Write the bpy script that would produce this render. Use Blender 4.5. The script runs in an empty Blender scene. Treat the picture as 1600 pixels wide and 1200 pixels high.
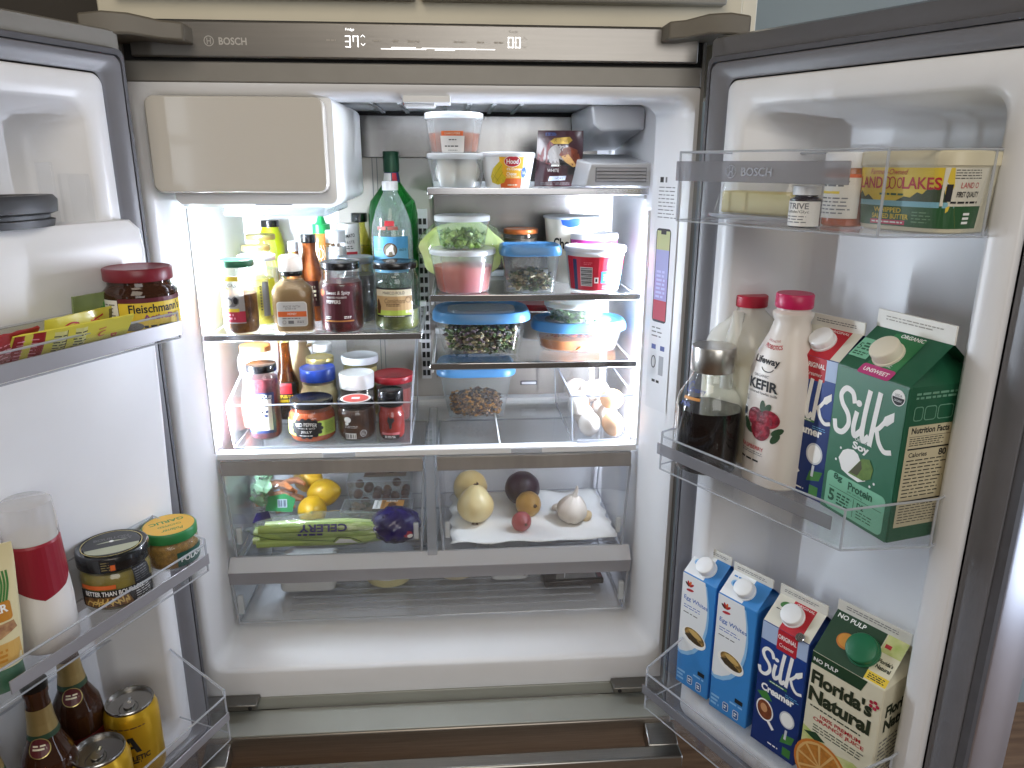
import bpy, bmesh, math, random
from mathutils import Vector, Matrix
random.seed(7)
scene = bpy.context.scene
COL = scene.collection

# ------------------------------------------------------------------ camera
def cam_matrix(loc, yaw, pitch, roll):
    r = Matrix.Rotation(yaw, 3, 'Z') @ Matrix.Rotation(pitch, 3, 'X') @ Matrix.Rotation(roll, 3, 'Y')
    m = Matrix.Identity(4)
    for i in range(3):
        m[i][0] = r[i][0]; m[i][1] = r[i][2]; m[i][2] = -r[i][1]; m[i][3] = loc[i]
    return m
cam_d = bpy.data.cameras.new('camera'); cam = bpy.data.objects.new('camera', cam_d); COL.objects.link(cam)
cam.matrix_world = cam_matrix((0.0496, -1.2638, -0.1216), -0.07467, -0.28494, -0.00349)
cam_d.sensor_fit = 'HORIZONTAL'; cam_d.sensor_width = 36.0; cam_d.lens = 1169.2 / 1600 * 36
cam_d.clip_start = 0.01; cam_d.clip_end = 60
scene.camera = cam

# ------------------------------------------------------------------ world and lamps (indoors: no sky, no sun)
world = bpy.data.worlds.new('World'); scene.world = world; world.use_nodes = True
wb = world.node_tree.nodes['Background']; wb.inputs[0].default_value = (1.0, 0.92, 0.82, 1); wb.inputs[1].default_value = 0.095
def area(name, loc, target, sx, sy, power, col):
    d = bpy.data.lights.new(name, 'AREA'); d.shape = 'RECTANGLE'; d.size = sx; d.size_y = sy; d.energy = power; d.color = col
    o = bpy.data.objects.new(name, d); COL.objects.link(o); o.location = loc
    o.rotation_euler = (Vector(target) - Vector(loc)).to_track_quat('-Z', 'Y').to_euler()
    return o
area('kitchen_window', (2.6, -0.45, -0.6), (0.7, -0.5, -0.6), 1.2, 2.0, 26, (0.72, 0.82, 1.0))
area('room_light', (0.7, -3.2, 0.4), (0.0, 0, -0.75), 1.6, 1.3, 21, (0.98, 0.97, 0.95))
for z_ in (0.16, -0.16): area('far_window_pane', (-1.43, -3.1, z_), (-1.43, 0, z_), 0.12, 0.27, 0.4, (0.85, 0.92, 1.0))
area('ceiling_lamp', (-0.2, -1.5, 0.98), (-0.1, -0.2, -0.3), 0.9, 0.9, 9, (1.0, 0.89, 0.74))
scene.view_settings.view_transform = 'Standard'; scene.view_settings.look = 'None'
scene.view_settings.exposure = 0.32; scene.view_settings.gamma = 1.0; scene.view_settings.use_curve_mapping = False
scene.render.engine = 'CYCLES'
cy = scene.cycles
cy.use_denoising = True; cy.max_bounces = 8; cy.diffuse_bounces = 4; cy.glossy_bounces = 3; cy.transmission_bounces = 6
cy.transparent_max_bounces = 28; cy.caustics_reflective = False; cy.caustics_refractive = False; cy.sample_clamp_indirect = 6; cy.use_adaptive_sampling = True; cy.adaptive_threshold = 0.03

# ------------------------------------------------------------------ materials
MATS = {}
def lin(h):
    if not isinstance(h, str): return tuple(h) + (1.0,)
    v = [int(h[i:i + 2], 16) / 255 for i in (0, 2, 4)]
    return tuple(c / 12.92 if c <= 0.04045 else ((c + 0.055) / 1.055) ** 2.4 for c in v) + (1.0,)
def M(name, col, rough=0.45, metal=0.0, spec=0.5, noise=0.0, ns=60, bump=0.0, bs=200, emit=0.0, coat=0.0, trans=0.0, sss=0.0, aniso=None, col2=None):
    if name in MATS: return MATS[name]
    m = bpy.data.materials.new(name); m.use_nodes = True; nt = m.node_tree; p = nt.nodes['Principled BSDF']
    c = lin(col); p.inputs['Base Color'].default_value = c
    p.inputs['Roughness'].default_value = rough; p.inputs['Metallic'].default_value = metal
    p.inputs['Specular IOR Level'].default_value = spec; p.inputs['Coat Weight'].default_value = coat
    p.inputs['Coat Roughness'].default_value = 0.05
    if trans: p.inputs['Transmission Weight'].default_value = trans
    if sss:
        p.inputs['Subsurface Weight'].default_value = sss; p.inputs['Subsurface Radius'].default_value = (0.01, 0.006, 0.004)
    if emit:
        p.inputs['Emission Color'].default_value = c; p.inputs['Emission Strength'].default_value = emit
    if noise or bump or aniso:
        tc = nt.nodes.new('ShaderNodeTexCoord'); src = tc.outputs['Object']
        if aniso:
            mp = nt.nodes.new('ShaderNodeMapping'); mp.inputs['Scale'].default_value = aniso
            nt.links.new(src, mp.inputs[0]); src = mp.outputs[0]
    if noise:
        n = nt.nodes.new('ShaderNodeTexNoise'); n.inputs['Scale'].default_value = ns; n.inputs['Detail'].default_value = 5
        nt.links.new(src, n.inputs['Vector'])
        r = nt.nodes.new('ShaderNodeValToRGB'); r.color_ramp.elements[0].position = 0.32; r.color_ramp.elements[1].position = 0.68
        c2 = lin(col2) if col2 else tuple(x * (1 - noise) for x in c[:3]) + (1,)
        r.color_ramp.elements[0].color = c2; r.color_ramp.elements[1].color = c
        nt.links.new(n.outputs['Fac'], r.inputs[0]); nt.links.new(r.outputs[0], p.inputs['Base Color'])
    if bump:
        n = nt.nodes.new('ShaderNodeTexNoise'); n.inputs['Scale'].default_value = bs; n.inputs['Detail'].default_value = 4
        nt.links.new(src, n.inputs['Vector'])
        b = nt.nodes.new('ShaderNodeBump'); b.inputs['Strength'].default_value = bump; b.inputs['Distance'].default_value = 0.002
        nt.links.new(n.outputs['Fac'], b.inputs['Height']); nt.links.new(b.outputs[0], p.inputs['Normal'])
    MATS[name] = m
    return m
def clear(name, tint=(0.97, 0.98, 0.98), rough=0.03, body=0.0, bodycol=(0.9, 0.92, 0.95), ior=1.45, gloss=1.0):
    """thin clear plastic or glass: lets light straight through, Fresnel reflection, optional milky body"""
    if name in MATS: return MATS[name]
    m = bpy.data.materials.new(name); m.use_nodes = True; nt = m.node_tree
    for n in list(nt.nodes): nt.nodes.remove(n)
    out = nt.nodes.new('ShaderNodeOutputMaterial')
    tr = nt.nodes.new('ShaderNodeBsdfTransparent'); tr.inputs[0].default_value = lin(tint)
    gl = nt.nodes.new('ShaderNodeBsdfGlossy'); gl.inputs['Roughness'].default_value = rough; gl.inputs[0].default_value = (gloss, gloss, gloss, 1)
    lw = nt.nodes.new('ShaderNodeLayerWeight'); lw.inputs[0].default_value = 0.5      # facing: 0 head-on, 1 at grazing
    pw = nt.nodes.new('ShaderNodeMath'); pw.operation = 'POWER'; pw.inputs[1].default_value = 5.0
    f0 = ((ior - 1) / (ior + 1)) ** 2
    fr = nt.nodes.new('ShaderNodeMath'); fr.operation = 'MULTIPLY_ADD'; fr.inputs[1].default_value = (1 - f0) * 0.8; fr.inputs[2].default_value = f0
    nt.links.new(lw.outputs['Facing'], pw.inputs[0]); nt.links.new(pw.outputs[0], fr.inputs[0])
    mix = nt.nodes.new('ShaderNodeMixShader')
    base = tr.outputs[0]
    if body:
        df = nt.nodes.new('ShaderNodeBsdfDiffuse'); df.inputs[0].default_value = lin(bodycol)
        tl = nt.nodes.new('ShaderNodeBsdfTranslucent'); tl.inputs[0].default_value = lin(bodycol)
        m1 = nt.nodes.new('ShaderNodeMixShader'); m1.inputs[0].default_value = 0.4
        nt.links.new(df.outputs[0], m1.inputs[1]); nt.links.new(tl.outputs[0], m1.inputs[2])
        m2 = nt.nodes.new('ShaderNodeMixShader'); m2.inputs[0].default_value = body
        nt.links.new(base, m2.inputs[1]); nt.links.new(m1.outputs[0], m2.inputs[2]); base = m2.outputs[0]
    nt.links.new(fr.outputs[0], mix.inputs[0]); nt.links.new(base, mix.inputs[1]); nt.links.new(gl.outputs[0], mix.inputs[2])
    nt.links.new(mix.outputs[0], out.inputs[0])
    MATS[name] = m
    return m

# ------------------------------------------------------------------ mesh helpers
def thing(name, label, cat, loc=(0, 0, 0), rotz=0.0, group=None):
    o = bpy.data.objects.new(name, None); COL.objects.link(o); o.empty_display_size = 0.02
    o.location = loc; o.rotation_euler = (0, 0, math.radians(rotz)); o['label'] = label; o['category'] = cat
    if group: o['group'] = group
    return o
def finish(name, me, mats, parent=None, smooth=35, bevel=0.0, kind=None, loc=None, seg=2):
    for m in (mats if isinstance(mats, (list, tuple)) else [mats]): me.materials.append(m)
    if smooth:
        me.polygons.foreach_set('use_smooth', [True] * len(me.polygons))
        if smooth < 180: me.set_sharp_from_angle(angle=math.radians(smooth))
    o = bpy.data.objects.new(name, me); COL.objects.link(o)
    if parent: o.parent = parent
    if loc: o.location = loc
    if kind: o['kind'] = kind
    if bevel:
        b = o.modifiers.new('bevel', 'BEVEL'); b.width = bevel; b.segments = seg; b.limit_method = 'ANGLE'; b.angle_limit = math.radians(40)
    return o
class MB:
    def __init__(s): s.v = []; s.f = []; s.m = []; s.X = Matrix.Identity(4)
    def pt(s, p): s.v.append(tuple(s.X @ Vector(p))); return len(s.v) - 1
    def face(s, idx, mi=0): s.f.append(tuple(idx)); s.m.append(mi)
    def poly(s, pts, mi=0): s.face([s.pt(p) for p in pts], mi)
    def box(s, x0, x1, y0, y1, z0, z1, mi=0):
        i = [s.pt(p) for p in ((x0, y0, z0), (x1, y0, z0), (x1, y1, z0), (x0, y1, z0), (x0, y0, z1), (x1, y0, z1), (x1, y1, z1), (x0, y1, z1))]
        for q in ((3, 2, 1, 0), (4, 5, 6, 7), (0, 1, 5, 4), (1, 2, 6, 5), (2, 3, 7, 6), (3, 0, 4, 7)): s.face([i[k] for k in q], mi)
    def rings(s, rings, closed=True, cap0=True, cap1=True, mi=0):
        ids = [[s.pt(p) for p in r] for r in rings]; n = len(ids[0])
        for a, b in zip(ids, ids[1:]):
            for k in range(n if closed else n - 1): s.face((a[k], a[(k + 1) % n], b[(k + 1) % n], b[k]), mi)
        if cap0: s.face(ids[0][::-1], mi)
        if cap1: s.face(ids[-1], mi)
    def prism(s, pts, z0, z1, mi=0): s.rings([[(x, y, z0) for x, y in pts], [(x, y, z1) for x, y in pts]], mi=mi)
    def loft(s, L, seg=40, cap0=True, cap1=True, mi=0, wob=None):
        rr = []
        for q in L.secs:
            ring = []
            for k in range(seg):
                t = 2 * math.pi * k / seg; x, y = L.polar(q, t)
                if wob:
                    g = wob(t, q[0]); x *= g; y *= g
                ring.append((x + L.cx, y + L.cy, q[0]))
            rr.append(ring)
        s.rings(rr, cap0=cap0, cap1=cap1, mi=mi)
    def tube(s, pts, r, seg=8, mi=0, cap=True):
        pts = [Vector(p) for p in pts]; rr = []
        rs = r if isinstance(r, (list, tuple)) else [r] * len(pts)
        for i, p in enumerate(pts):
            d = (pts[min(i + 1, len(pts) - 1)] - pts[max(i - 1, 0)]).normalized()
            a = d.cross(Vector((0, 0, 1)) if abs(d.z) < 0.9 else Vector((1, 0, 0))).normalized(); b = d.cross(a)
            rr.append([tuple(p + (a * math.cos(2 * math.pi * k / seg) + b * math.sin(2 * math.pi * k / seg)) * rs[i]) for k in range(seg)])
        s.rings(rr, cap0=cap, cap1=cap, mi=mi)
    def ball(s, c, rx, ry=None, rz=None, seg=20, rg=12, mi=0, fn=None):
        ry = ry or rx; rz = rz or rx; rr = []
        for i in range(rg + 1):
            ph = math.pi * i / rg - math.pi / 2; ring = []
            for k in range(seg):
                t = 2 * math.pi * k / seg; p = Vector((math.cos(ph) * math.cos(t), math.cos(ph) * math.sin(t), math.sin(ph)))
                g = fn(p) if fn else 1.0
                ring.append((c[0] + p.x * rx * g * (1 if 0 < i < rg else 0.01), c[1] + p.y * ry * g * (1 if 0 < i < rg else 0.01), c[2] + p.z * rz * g))
            rr.append(ring)
        s.rings(rr, mi=mi)
    def build(s, name, mats, parent=None, smooth=35, bevel=0.0, kind=None, loc=None, seg=2):
        me = bpy.data.meshes.new(name); me.from_pydata(s.v, [], s.f)
        me.polygons.foreach_set('material_index', s.m); me.update()
        bm = bmesh.new(); bm.from_mesh(me); bmesh.ops.recalc_face_normals(bm, faces=bm.faces); bm.to_mesh(me); bm.free()
        return finish(name, me, mats, parent, smooth, bevel, kind, loc, seg)
class Loft:
    """stack of superellipse sections (z, rx, ry, n); n=2 round, n>=4 squarish"""
    def __init__(s, secs, cx=0.0, cy=0.0):
        s.secs = [(q[0], q[1], q[2] if len(q) > 2 else q[1], q[3] if len(q) > 3 else 2.0) for q in secs]; s.cx = cx; s.cy = cy
    @staticmethod
    def polar(q, t):
        c, n_ = math.cos(t), math.sin(t)
        r = (abs(c / q[1]) ** q[3] + abs(n_ / q[2]) ** q[3]) ** (-1.0 / q[3])
        return r * c, r * n_
    def at(s, z):
        S = s.secs
        if z <= S[0][0]: return S[0]
        for a, b in zip(S, S[1:]):
            if a[0] <= z <= b[0] and b[0] > a[0]:
                f = (z - a[0]) / (b[0] - a[0]); return (z,) + tuple(a[i] + (b[i] - a[i]) * f for i in (1, 2, 3))
        return S[-1]
    def wrap(s, th0=-90.0, R=None, zoff=0.0):
        R = R or max(q[1] for q in s.secs); t0 = math.radians(th0)
        def f(u, v, off):
            q = s.at(v + zoff); q = (q[0], q[1] + off + 0.0004, q[2] + off + 0.0004, q[3])
            x, y = s.polar(q, t0 + u / R); return (x + s.cx, y + s.cy, v + zoff)
        f.cuts = sorted({q[0] - zoff for q in s.secs}); f.du = R * 0.16
        return f
    def flat(s, zoff=0.0):
        def f(u, v, off):
            q = s.at(v + zoff); k = min(0.999, abs(u) / (q[1] + 0.0004))
            return (u + s.cx, -(q[2] + off + 0.0004) * (1 - k ** q[3]) ** (1 / q[3]) + s.cy, v + zoff)
        f.cuts = sorted({q[0] - zoff for q in s.secs}); f.du = 0.006
        return f
def plane_map(o, ax, ay):
    o, ax, ay = Vector(o), Vector(ax).normalized(), Vector(ay).normalized(); n = ax.cross(ay)
    def f(u, v, off): return tuple(o + ax * u + ay * v + n * (off + 0.0004))
    f.cuts = []; f.du = None
    return f

# ------------------------------------------------------------------ printed matter (labels, lettering)
GLYPH = {}
def glyphs(body, bold, shear):
    k = (body, bold, shear)
    if k not in GLYPH:
        cu = bpy.data.curves.new('t', 'FONT'); cu.body = body; cu.size = 1.0; cu.offset = bold; cu.shear = shear; cu.resolution_u = 3; cu.fill_mode = 'FRONT'
        ob = bpy.data.objects.new('t', cu); COL.objects.link(ob); dg = bpy.context.evaluated_depsgraph_get(); dg.update()
        me = ob.evaluated_get(dg).to_mesh(); V = [(v.co.x, v.co.y) for v in me.vertices]; F = [tuple(p.vertices) for p in me.polygons]
        ob.evaluated_get(dg).to_mesh_clear(); bpy.data.objects.remove(ob); bpy.data.curves.remove(cu)
        GLYPH[k] = (V, F)
    return GLYPH[k]
def smooth_pts(p, k=6):
    P = [Vector(q) for q in p]; out = []
    for i in range(len(P) - 1):
        a, b, c, d = P[max(i - 1, 0)], P[i], P[i + 1], P[min(i + 2, len(P) - 1)]
        for j in range(k):
            t = j / k; out.append(0.5 * ((2 * b) + (c - a) * t + (2 * a - 5 * b + 4 * c - d) * t * t + (-a + 3 * b - 3 * c + d) * t ** 3))
    out.append(P[-1]); return [(q.x, q.y) for q in out]
class Print:
    def __init__(s): s.p = []; s.mats = []
    def mi(s, m):
        if m not in s.mats: s.mats.append(m)
        return s.mats.index(m)
    def poly(s, pts, m, lay=0): s.p.append((pts, [tuple(range(len(pts)))], s.mi(m), lay)); return s
    def rect(s, u0, v0, u1, v1, m, lay=0, r=0.0):
        if r <= 0: return s.poly([(u0, v0), (u1, v0), (u1, v1), (u0, v1)], m, lay)
        P = []
        for cx_, cy_, a in ((u1 - r, v0 + r, -90), (u1 - r, v1 - r, 0), (u0 + r, v1 - r, 90), (u0 + r, v0 + r, 180)):
            for k in range(5):
                t = math.radians(a + 22.5 * k); P.append((cx_ + r * math.cos(t), cy_ + r * math.sin(t)))
        return s.poly(P, m, lay)
    def ell(s, cu, cv, ru, rv, m, lay=1, a0=0, a1=360, seg=28, rot=0):
        c, n_ = math.cos(math.radians(rot)), math.sin(math.radians(rot)); P = []
        full = a1 - a0 >= 360
        for k in range(seg if full else seg + 1):
            t = math.radians(a0 + (a1 - a0) * k / seg); x, y = ru * math.cos(t), rv * math.sin(t); P.append((cu + x * c - y * n_, cv + x * n_ + y * c))
        return s.poly(P, m, lay)
    def ring(s, cu, cv, ru, rv, w, m, lay=2, a0=0, a1=360, seg=28):
        P = [(cu + ru * math.cos(math.radians(a0 + (a1 - a0) * k / seg)), cv + rv * math.sin(math.radians(a0 + (a1 - a0) * k / seg))) for k in range(seg + 1)]
        return s.stroke(P, w, m, lay, sm=False)
    def stroke(s, pts, w, m, lay=2, sm=True, w2=None):
        if sm and len(pts) > 2: pts = smooth_pts(pts)
        P = [Vector(q) for q in pts]; V = []; F = []
        for i, p in enumerate(P):
            d = (P[min(i + 1, len(P) - 1)] - P[max(i - 1, 0)])
            d = d.normalized() if d.length > 1e-9 else Vector((1, 0)); n_ = Vector((-d.y, d.x))
            ww = w if w2 is None else w + (w2 - w) * i / (len(P) - 1)
            e = d * (ww * 0.3 * (-1 if i == 0 else (1 if i == len(P) - 1 else 0)))
            V += [tuple(p + n_ * ww / 2 + e), tuple(p - n_ * ww / 2 + e)]
            if i: F.append((2 * i - 2, 2 * i - 1, 2 * i + 1, 2 * i))
        s.p.append((V, F, s.mi(m), lay)); return s
    def text(s, body, cu, cv, w, h, m, lay=2, bold=0.0, shear=0.0, rot=0, arc=0.0):
        """text squeezed into a box w wide, h high (capital height), centred at cu, cv; arc bends it (radians over width)"""
        V, F = glyphs(body, bold, shear)
        if not V: return s
        xs = [q[0] for q in V]; ys = [q[1] for q in V]; x0, x1 = min(xs), max(xs); y0, y1 = min(ys), max(ys)
        sx = w / max(x1 - x0, 1e-6); sy = h / max(y1 - y0, 1e-6); c, n_ = math.cos(math.radians(rot)), math.sin(math.radians(rot)); P = []
        for x, y in V:
            X = (x - (x0 + x1) / 2) * sx; Y = (y - (y0 + y1) / 2) * sy
            if arc:
                R = w / arc; a = X / R; X, Y = (R + Y) * math.sin(a), (R + Y) * math.cos(a) - R
            P.append((cu + X * c - Y * n_, cv + X * n_ + Y * c))
        s.p.append((P, F, s.mi(m), lay)); return s
    def lines(s, u0, v0, u1, v1, n, m, lay=2, fill=0.55, ragged=0.2, rnd=None):
        """rows of print too small to read: short dashes"""
        g = rnd or random.Random(int((u0 * 7919 + v0 * 104729 + n) * 1e5) & 0xffff); dv = (v1 - v0) / n
        for i in range(n):
            v = v0 + dv * i; x = u0; end = u1 - (u1 - u0) * ragged * g.random()
            while x < end:
                wd = dv * g.uniform(0.8, 2.6); e = min(x + wd, end)
                s.rect(x, v + dv * (1 - fill) / 2, e, v + dv * (1 + fill) / 2, m, lay); x = e + dv * 0.45
        return s
    def bars(s, u0, v0, u1, v1, n, m, lay=2, seed=3):
        g = random.Random(seed); w = (u1 - u0) / n
        for i in range(n):
            if g.random() < 0.75: s.rect(u0 + w * i, v0, u0 + w * (i + g.uniform(0.3, 0.8)), v1, m, lay)
        return s
    def build(s, name, parent, mapf, step=0.00013):
        if getattr(mapf, 'du', None) is None and not getattr(mapf, 'cuts', None):
            V = []; F = []; MI = []
            for P, FF, mi, lay in s.p:
                b = len(V); V += [mapf(u, v, lay * step) for u, v in P]
                for f_ in FF: F.append(tuple(b + i for i in f_)); MI.append(mi)
            me = bpy.data.meshes.new(name); me.from_pydata(V, [], F); me.polygons.foreach_set('material_index', MI); me.update()
        else:
            bm = bmesh.new()
            for P, FF, mi, lay in s.p:
                vs = [bm.verts.new((u, v, lay * step)) for u, v in P]
                for f_ in FF:
                    try: bm.faces.new([vs[i] for i in f_]).material_index = mi
                    except ValueError: pass
            us = [v.co.x for v in bm.verts]; vv = [v.co.y for v in bm.verts]
            if mapf.du:
                k = math.ceil(min(us) / mapf.du)
                while k * mapf.du < max(us):
                    bmesh.ops.bisect_plane(bm, geom=bm.verts[:] + bm.edges[:] + bm.faces[:], plane_co=(k * mapf.du, 0, 0), plane_no=(1, 0, 0)); k += 1
            for c in mapf.cuts:
                if min(vv) < c < max(vv): bmesh.ops.bisect_plane(bm, geom=bm.verts[:] + bm.edges[:] + bm.faces[:], plane_co=(0, c, 0), plane_no=(0, 1, 0))
            bmesh.ops.triangulate(bm, faces=[f_ for f_ in bm.faces if len(f_.verts) > 4])
            for v in bm.verts: v.co = mapf(v.co.x, v.co.y, v.co.z)
            me = bpy.data.meshes.new(name); bm.to_mesh(me); bm.free()
        return finish(name, me, s.mats, parent, smooth=0)
# ------------------------------------------------------------------ shared materials
WHITE = M('liner_white', 'e6e7ea', 0.32, noise=0.03, ns=14, bump=0.015, bs=500)
CREAM = M('painted_cabinet_cream', 'd9d2bd', 0.5, noise=0.05, ns=9)
TAUPE = M('taupe_painted_metal', '8d8a84', 0.5, metal=0.35, noise=0.06, ns=30, bump=0.03, bs=900)
GREYPL = M('grey_plastic_flange', '727277', 0.38, noise=0.08, ns=22)
RUBBER = M('dark_rubber_gasket', '55555a', 0.55, noise=0.15, ns=40)
BLACKGAP = M('black_gap', '0e0d0d', 0.7)
STEEL = M('brushed_steel', '8e8d8c', 0.24, metal=1.0, noise=0.22, ns=1.6, aniso=(14, 14, 0.25), bump=0.012, bs=60)
STEELH = M('brushed_steel_horizontal', 'a8a59f', 0.3, metal=1.0, noise=0.14, ns=8, aniso=(1.2, 60, 60), bump=0.03, bs=60)
CHROME = M('bright_trim_metal', 'c9c9cc', 0.16, metal=1.0, noise=0.08, ns=4)
TRIM = M('satin_trim_strip', 'a4a3a8', 0.3, metal=0.35, noise=0.1, ns=5)
CLEAR = clear('clear_plastic', (0.985, 0.988, 0.992), 0.05, body=0.02, bodycol=(0.8, 0.83, 0.88))
CLEAREDGE = clear('clear_plastic_edge', (0.75, 0.77, 0.82), 0.08, body=0.5, bodycol=(0.85, 0.88, 0.92))
GLASS = clear('clear_glass', (0.97, 0.98, 0.975), 0.02, ior=1.5)
JARGLASS = clear('jar_glass', (0.97, 0.98, 0.975), 0.03, body=0.03, ior=1.5)
SHELFGLASS = clear('shelf_glass', (0.965, 0.975, 0.975), 0.02, ior=1.5)
FROST = clear('frosted_tub_plastic', (0.92, 0.94, 0.94), 0.22, body=0.27, bodycol=(0.86, 0.88, 0.9), ior=1.4)
FROSTLID = clear('frosted_lid_plastic', (0.9, 0.92, 0.92), 0.3, body=0.75, bodycol=(0.85, 0.88, 0.9), ior=1.4)
CLEARTUB = clear('clear_tub_plastic', (0.95, 0.97, 0.97), 0.08, body=0.1, bodycol=(0.85, 0.88, 0.9), ior=1.4)
WPLAST = M('white_plastic', 'eef0f2', 0.35, noise=0.03, ns=20)
PAPER = M('white_label_paper', 'e9e7e2', 0.6, noise=0.04, ns=80)
INK = M('black_ink', '17171a', 0.6)
WINK = M('white_ink', 'f2f2f0', 0.55)
REDINK = M('red_ink', 'b5202e', 0.5)
GREYINK = M('grey_ink', '6d6d70', 0.6)
MAG = M('magenta_cap', 'c01f55', 0.35)

def rrect(x0, x1, z0, z1, r, n=6):
    P = []
    for cx_, cz_, a in ((x1 - r, z0 + r, -90), (x1 - r, z1 - r, 0), (x0 + r, z1 - r, 90), (x0 + r, z0 + r, 180)):
        for k in range(n + 1):
            t = math.radians(a + 90 * k / n); P.append((cx_ + r * math.cos(t), cz_ + r * math.sin(t)))
    return P
def rr_rings(mb, rings, cap0=False, cap1=False, mi=0):
    mb.rings([[(x, y, z) for x, z in rrect(*q[:5])] for q in rings for y in (q[5],)], cap0=cap0, cap1=cap1, mi=mi)
def boxobj(name, b, mat, parent, bevel=0.0, smooth=35, seg=2):
    m = MB(); m.box(*b); return m.build(name, mat, parent, smooth=smooth, bevel=bevel, seg=seg)
def struct(o): o['kind'] = 'structure'; return o

# ------------------------------------------------------------------ setting
WALLM = M('wall_paint_blue_grey', '8f9a9c', 0.7, noise=0.05, ns=6, bump=0.05, bs=150)
m = MB(); m.box(0.56, 3.0, 0.50, 0.56, -1.66, 1.2); struct(m.build('wall', WALLM))
m = MB(); m.box(-3.0, -0.56, 0.50, 0.56, -1.66, 1.2); struct(m.build('wall', M('wall_shadowed_brown_grey', '4a453f', 0.7, noise=0.05, ns=6, bump=0.05, bs=150)))  # left wall: its shadow is put into this darker colour
m = MB(); m.box(-3.0, 3.0, -4.0, 0.50, -1.70, -1.66)
struct(m.build('floor', M('wood_floor', '8a6a4e', 0.4, noise=0.4, ns=5, aniso=(1.2, 12, 1), col2='6a4c36')))

wc = thing('wall_cabinet', 'cream painted wall cabinet above the refrigerator with grey door edges', 'cabinet', (0, 0, 0))
m = MB(); m.box(-0.494, 0.522, 0.045, 0.48, 0.088, 0.60); m.build('cabinet_frame', CREAM, wc, bevel=0.003)
m = MB(); m.box(0.522, 0.548, 0.05, 0.48, 0.0, 0.60); m.build('filler_strip', M('filler_cream', 'e2ddcc', 0.5), wc, bevel=0.002)
GD = M('cabinet_door_grey', '8d8a80', 0.45, noise=0.04, ns=10)
for x0, x1 in ((-0.462, -0.006), (0.002, 0.488)):
    boxobj('cabinet_door', (x0, x1, 0.022, 0.043, 0.124, 0.58), GD, wc, 0.004)

# ------------------------------------------------------------------ refrigerator
fr = thing('refrigerator', 'large open french door refrigerator with white interior and two wide open doors', 'refrigerator', (0, 0, -1.66))
FZ = Vector((0, 0, 1.66))
class Holder: pass
def FB(mb, name, mats, parent=None, **k):      # build a part of the fridge given in scene coordinates
    mb.v = [(a, b, c + 1.66) for a, b, c in mb.v]; return mb.build(name, mats, parent or fr, **k)
def fbox(name, b, mat, bevel=0.0, parent=None):
    m_ = MB(); m_.box(*b); return FB(m_, name, mat, parent, bevel=bevel)
# outer case
m = MB()
m.box(-0.4525, -0.447, 0.0, 0.60, -1.62, 0.088); m.box(0.447, 0.4525, 0.0, 0.60, -1.62, 0.088)
m.box(-0.447, 0.447, 0.585, 0.60, -1.62, 0.088); m.box(-0.447, 0.447, 0.012, 0.585, 0.078, 0.088)
FB(m, 'case', TAUPE)
fbox('header', (-0.4468, 0.4468, -0.001, 0.03, -0.0015, 0.0285), TAUPE, 0.002)
fbox('panel_recess', (-0.4468, 0.4468, 0.006, 0.03, 0.0287, 0.0875), BLACKGAP)
cp = fbox('control_panel', (-0.431, 0.4365, -0.010, 0.004, 0.033, 0.084), M('control_panel_dark_metal', '8a8681', 0.33, metal=0.85, noise=0.06, ns=6, aniso=(2, 40, 40)), 0.0025)
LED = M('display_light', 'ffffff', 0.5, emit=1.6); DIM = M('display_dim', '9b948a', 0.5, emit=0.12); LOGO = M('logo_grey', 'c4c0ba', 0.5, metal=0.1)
def seg7(P, d, cu, cv, w, h, mat):
    on = {'3': 'abcdg', '7': 'abcf', '0': 'abcdef'}[d]; t = 0.0013
    L_ = {'a': ((-1, 1), (1, 1)), 'b': ((1, 1), (1, 0)), 'c': ((1, 0), (1, -1)), 'd': ((-1, -1), (1, -1)), 'e': ((-1, 0), (-1, -1)), 'f': ((-1, 1), (-1, 0)), 'g': ((-1, 0), (1, 0))}
    for k in on:
        a, b = L_[k]; P.stroke([(cu + a[0] * w / 2 * .86, cv + a[1] * h / 2 * .9), (cu + b[0] * w / 2 * .86, cv + b[1] * h / 2 * .9)], t, mat, sm=False)
P = Print()
for d, u in (('3', -0.112), ('7', -0.100)): seg7(P, d, u, -0.001, 0.008, 0.0165, LED)
for d, u in (('0', 0.1365), ('0', 0.1475)): seg7(P, d, u, 0.001, 0.008, 0.0155, LED)
P.text('Fridge', -0.108, 0.0155, 0.013, 0.0045, LED).text('Freezer', 0.141, 0.0165, 0.014, 0.0035, LOGO)
for u, s_ in ((-0.089, 1), (0.158, 1)):
    for q in (1, -1): P.stroke([(u - 0.003, 0.0045 * q + 0.001), (u, 0.0045 * q + 0.001 + 0.003 * q), (u + 0.003, 0.0045 * q + 0.001)], 0.0008, LED if u < 0 else LOGO, sm=False)
for u, w in ((-0.068, .011), (-0.04, .007), (-0.013, .018), (0.058, .018), (0.09, .011), (0.118, .014), (-0.137, .014)): P.lines(u - w / 2, -0.001, u + w / 2, 0.002, 1, DIM, fill=0.8, ragged=0)
for a, b, v in ((-.062, .006, -.0105), (-.046, -.01, -.0085), (.0, .082, -.0090), (.02, .05, -.0112), (.03, .112, -.0095)): P.stroke([(a, v), (b, v)], 0.0011, LED, sm=False)  # reflected streaks of room light, drawn as thin glowing lines
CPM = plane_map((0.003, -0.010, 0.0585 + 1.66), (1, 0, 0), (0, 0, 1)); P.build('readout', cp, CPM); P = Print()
P.text('BOSCH', -0.283, -0.003, 0.041, 0.0105, LOGO, bold=0.02)
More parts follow.
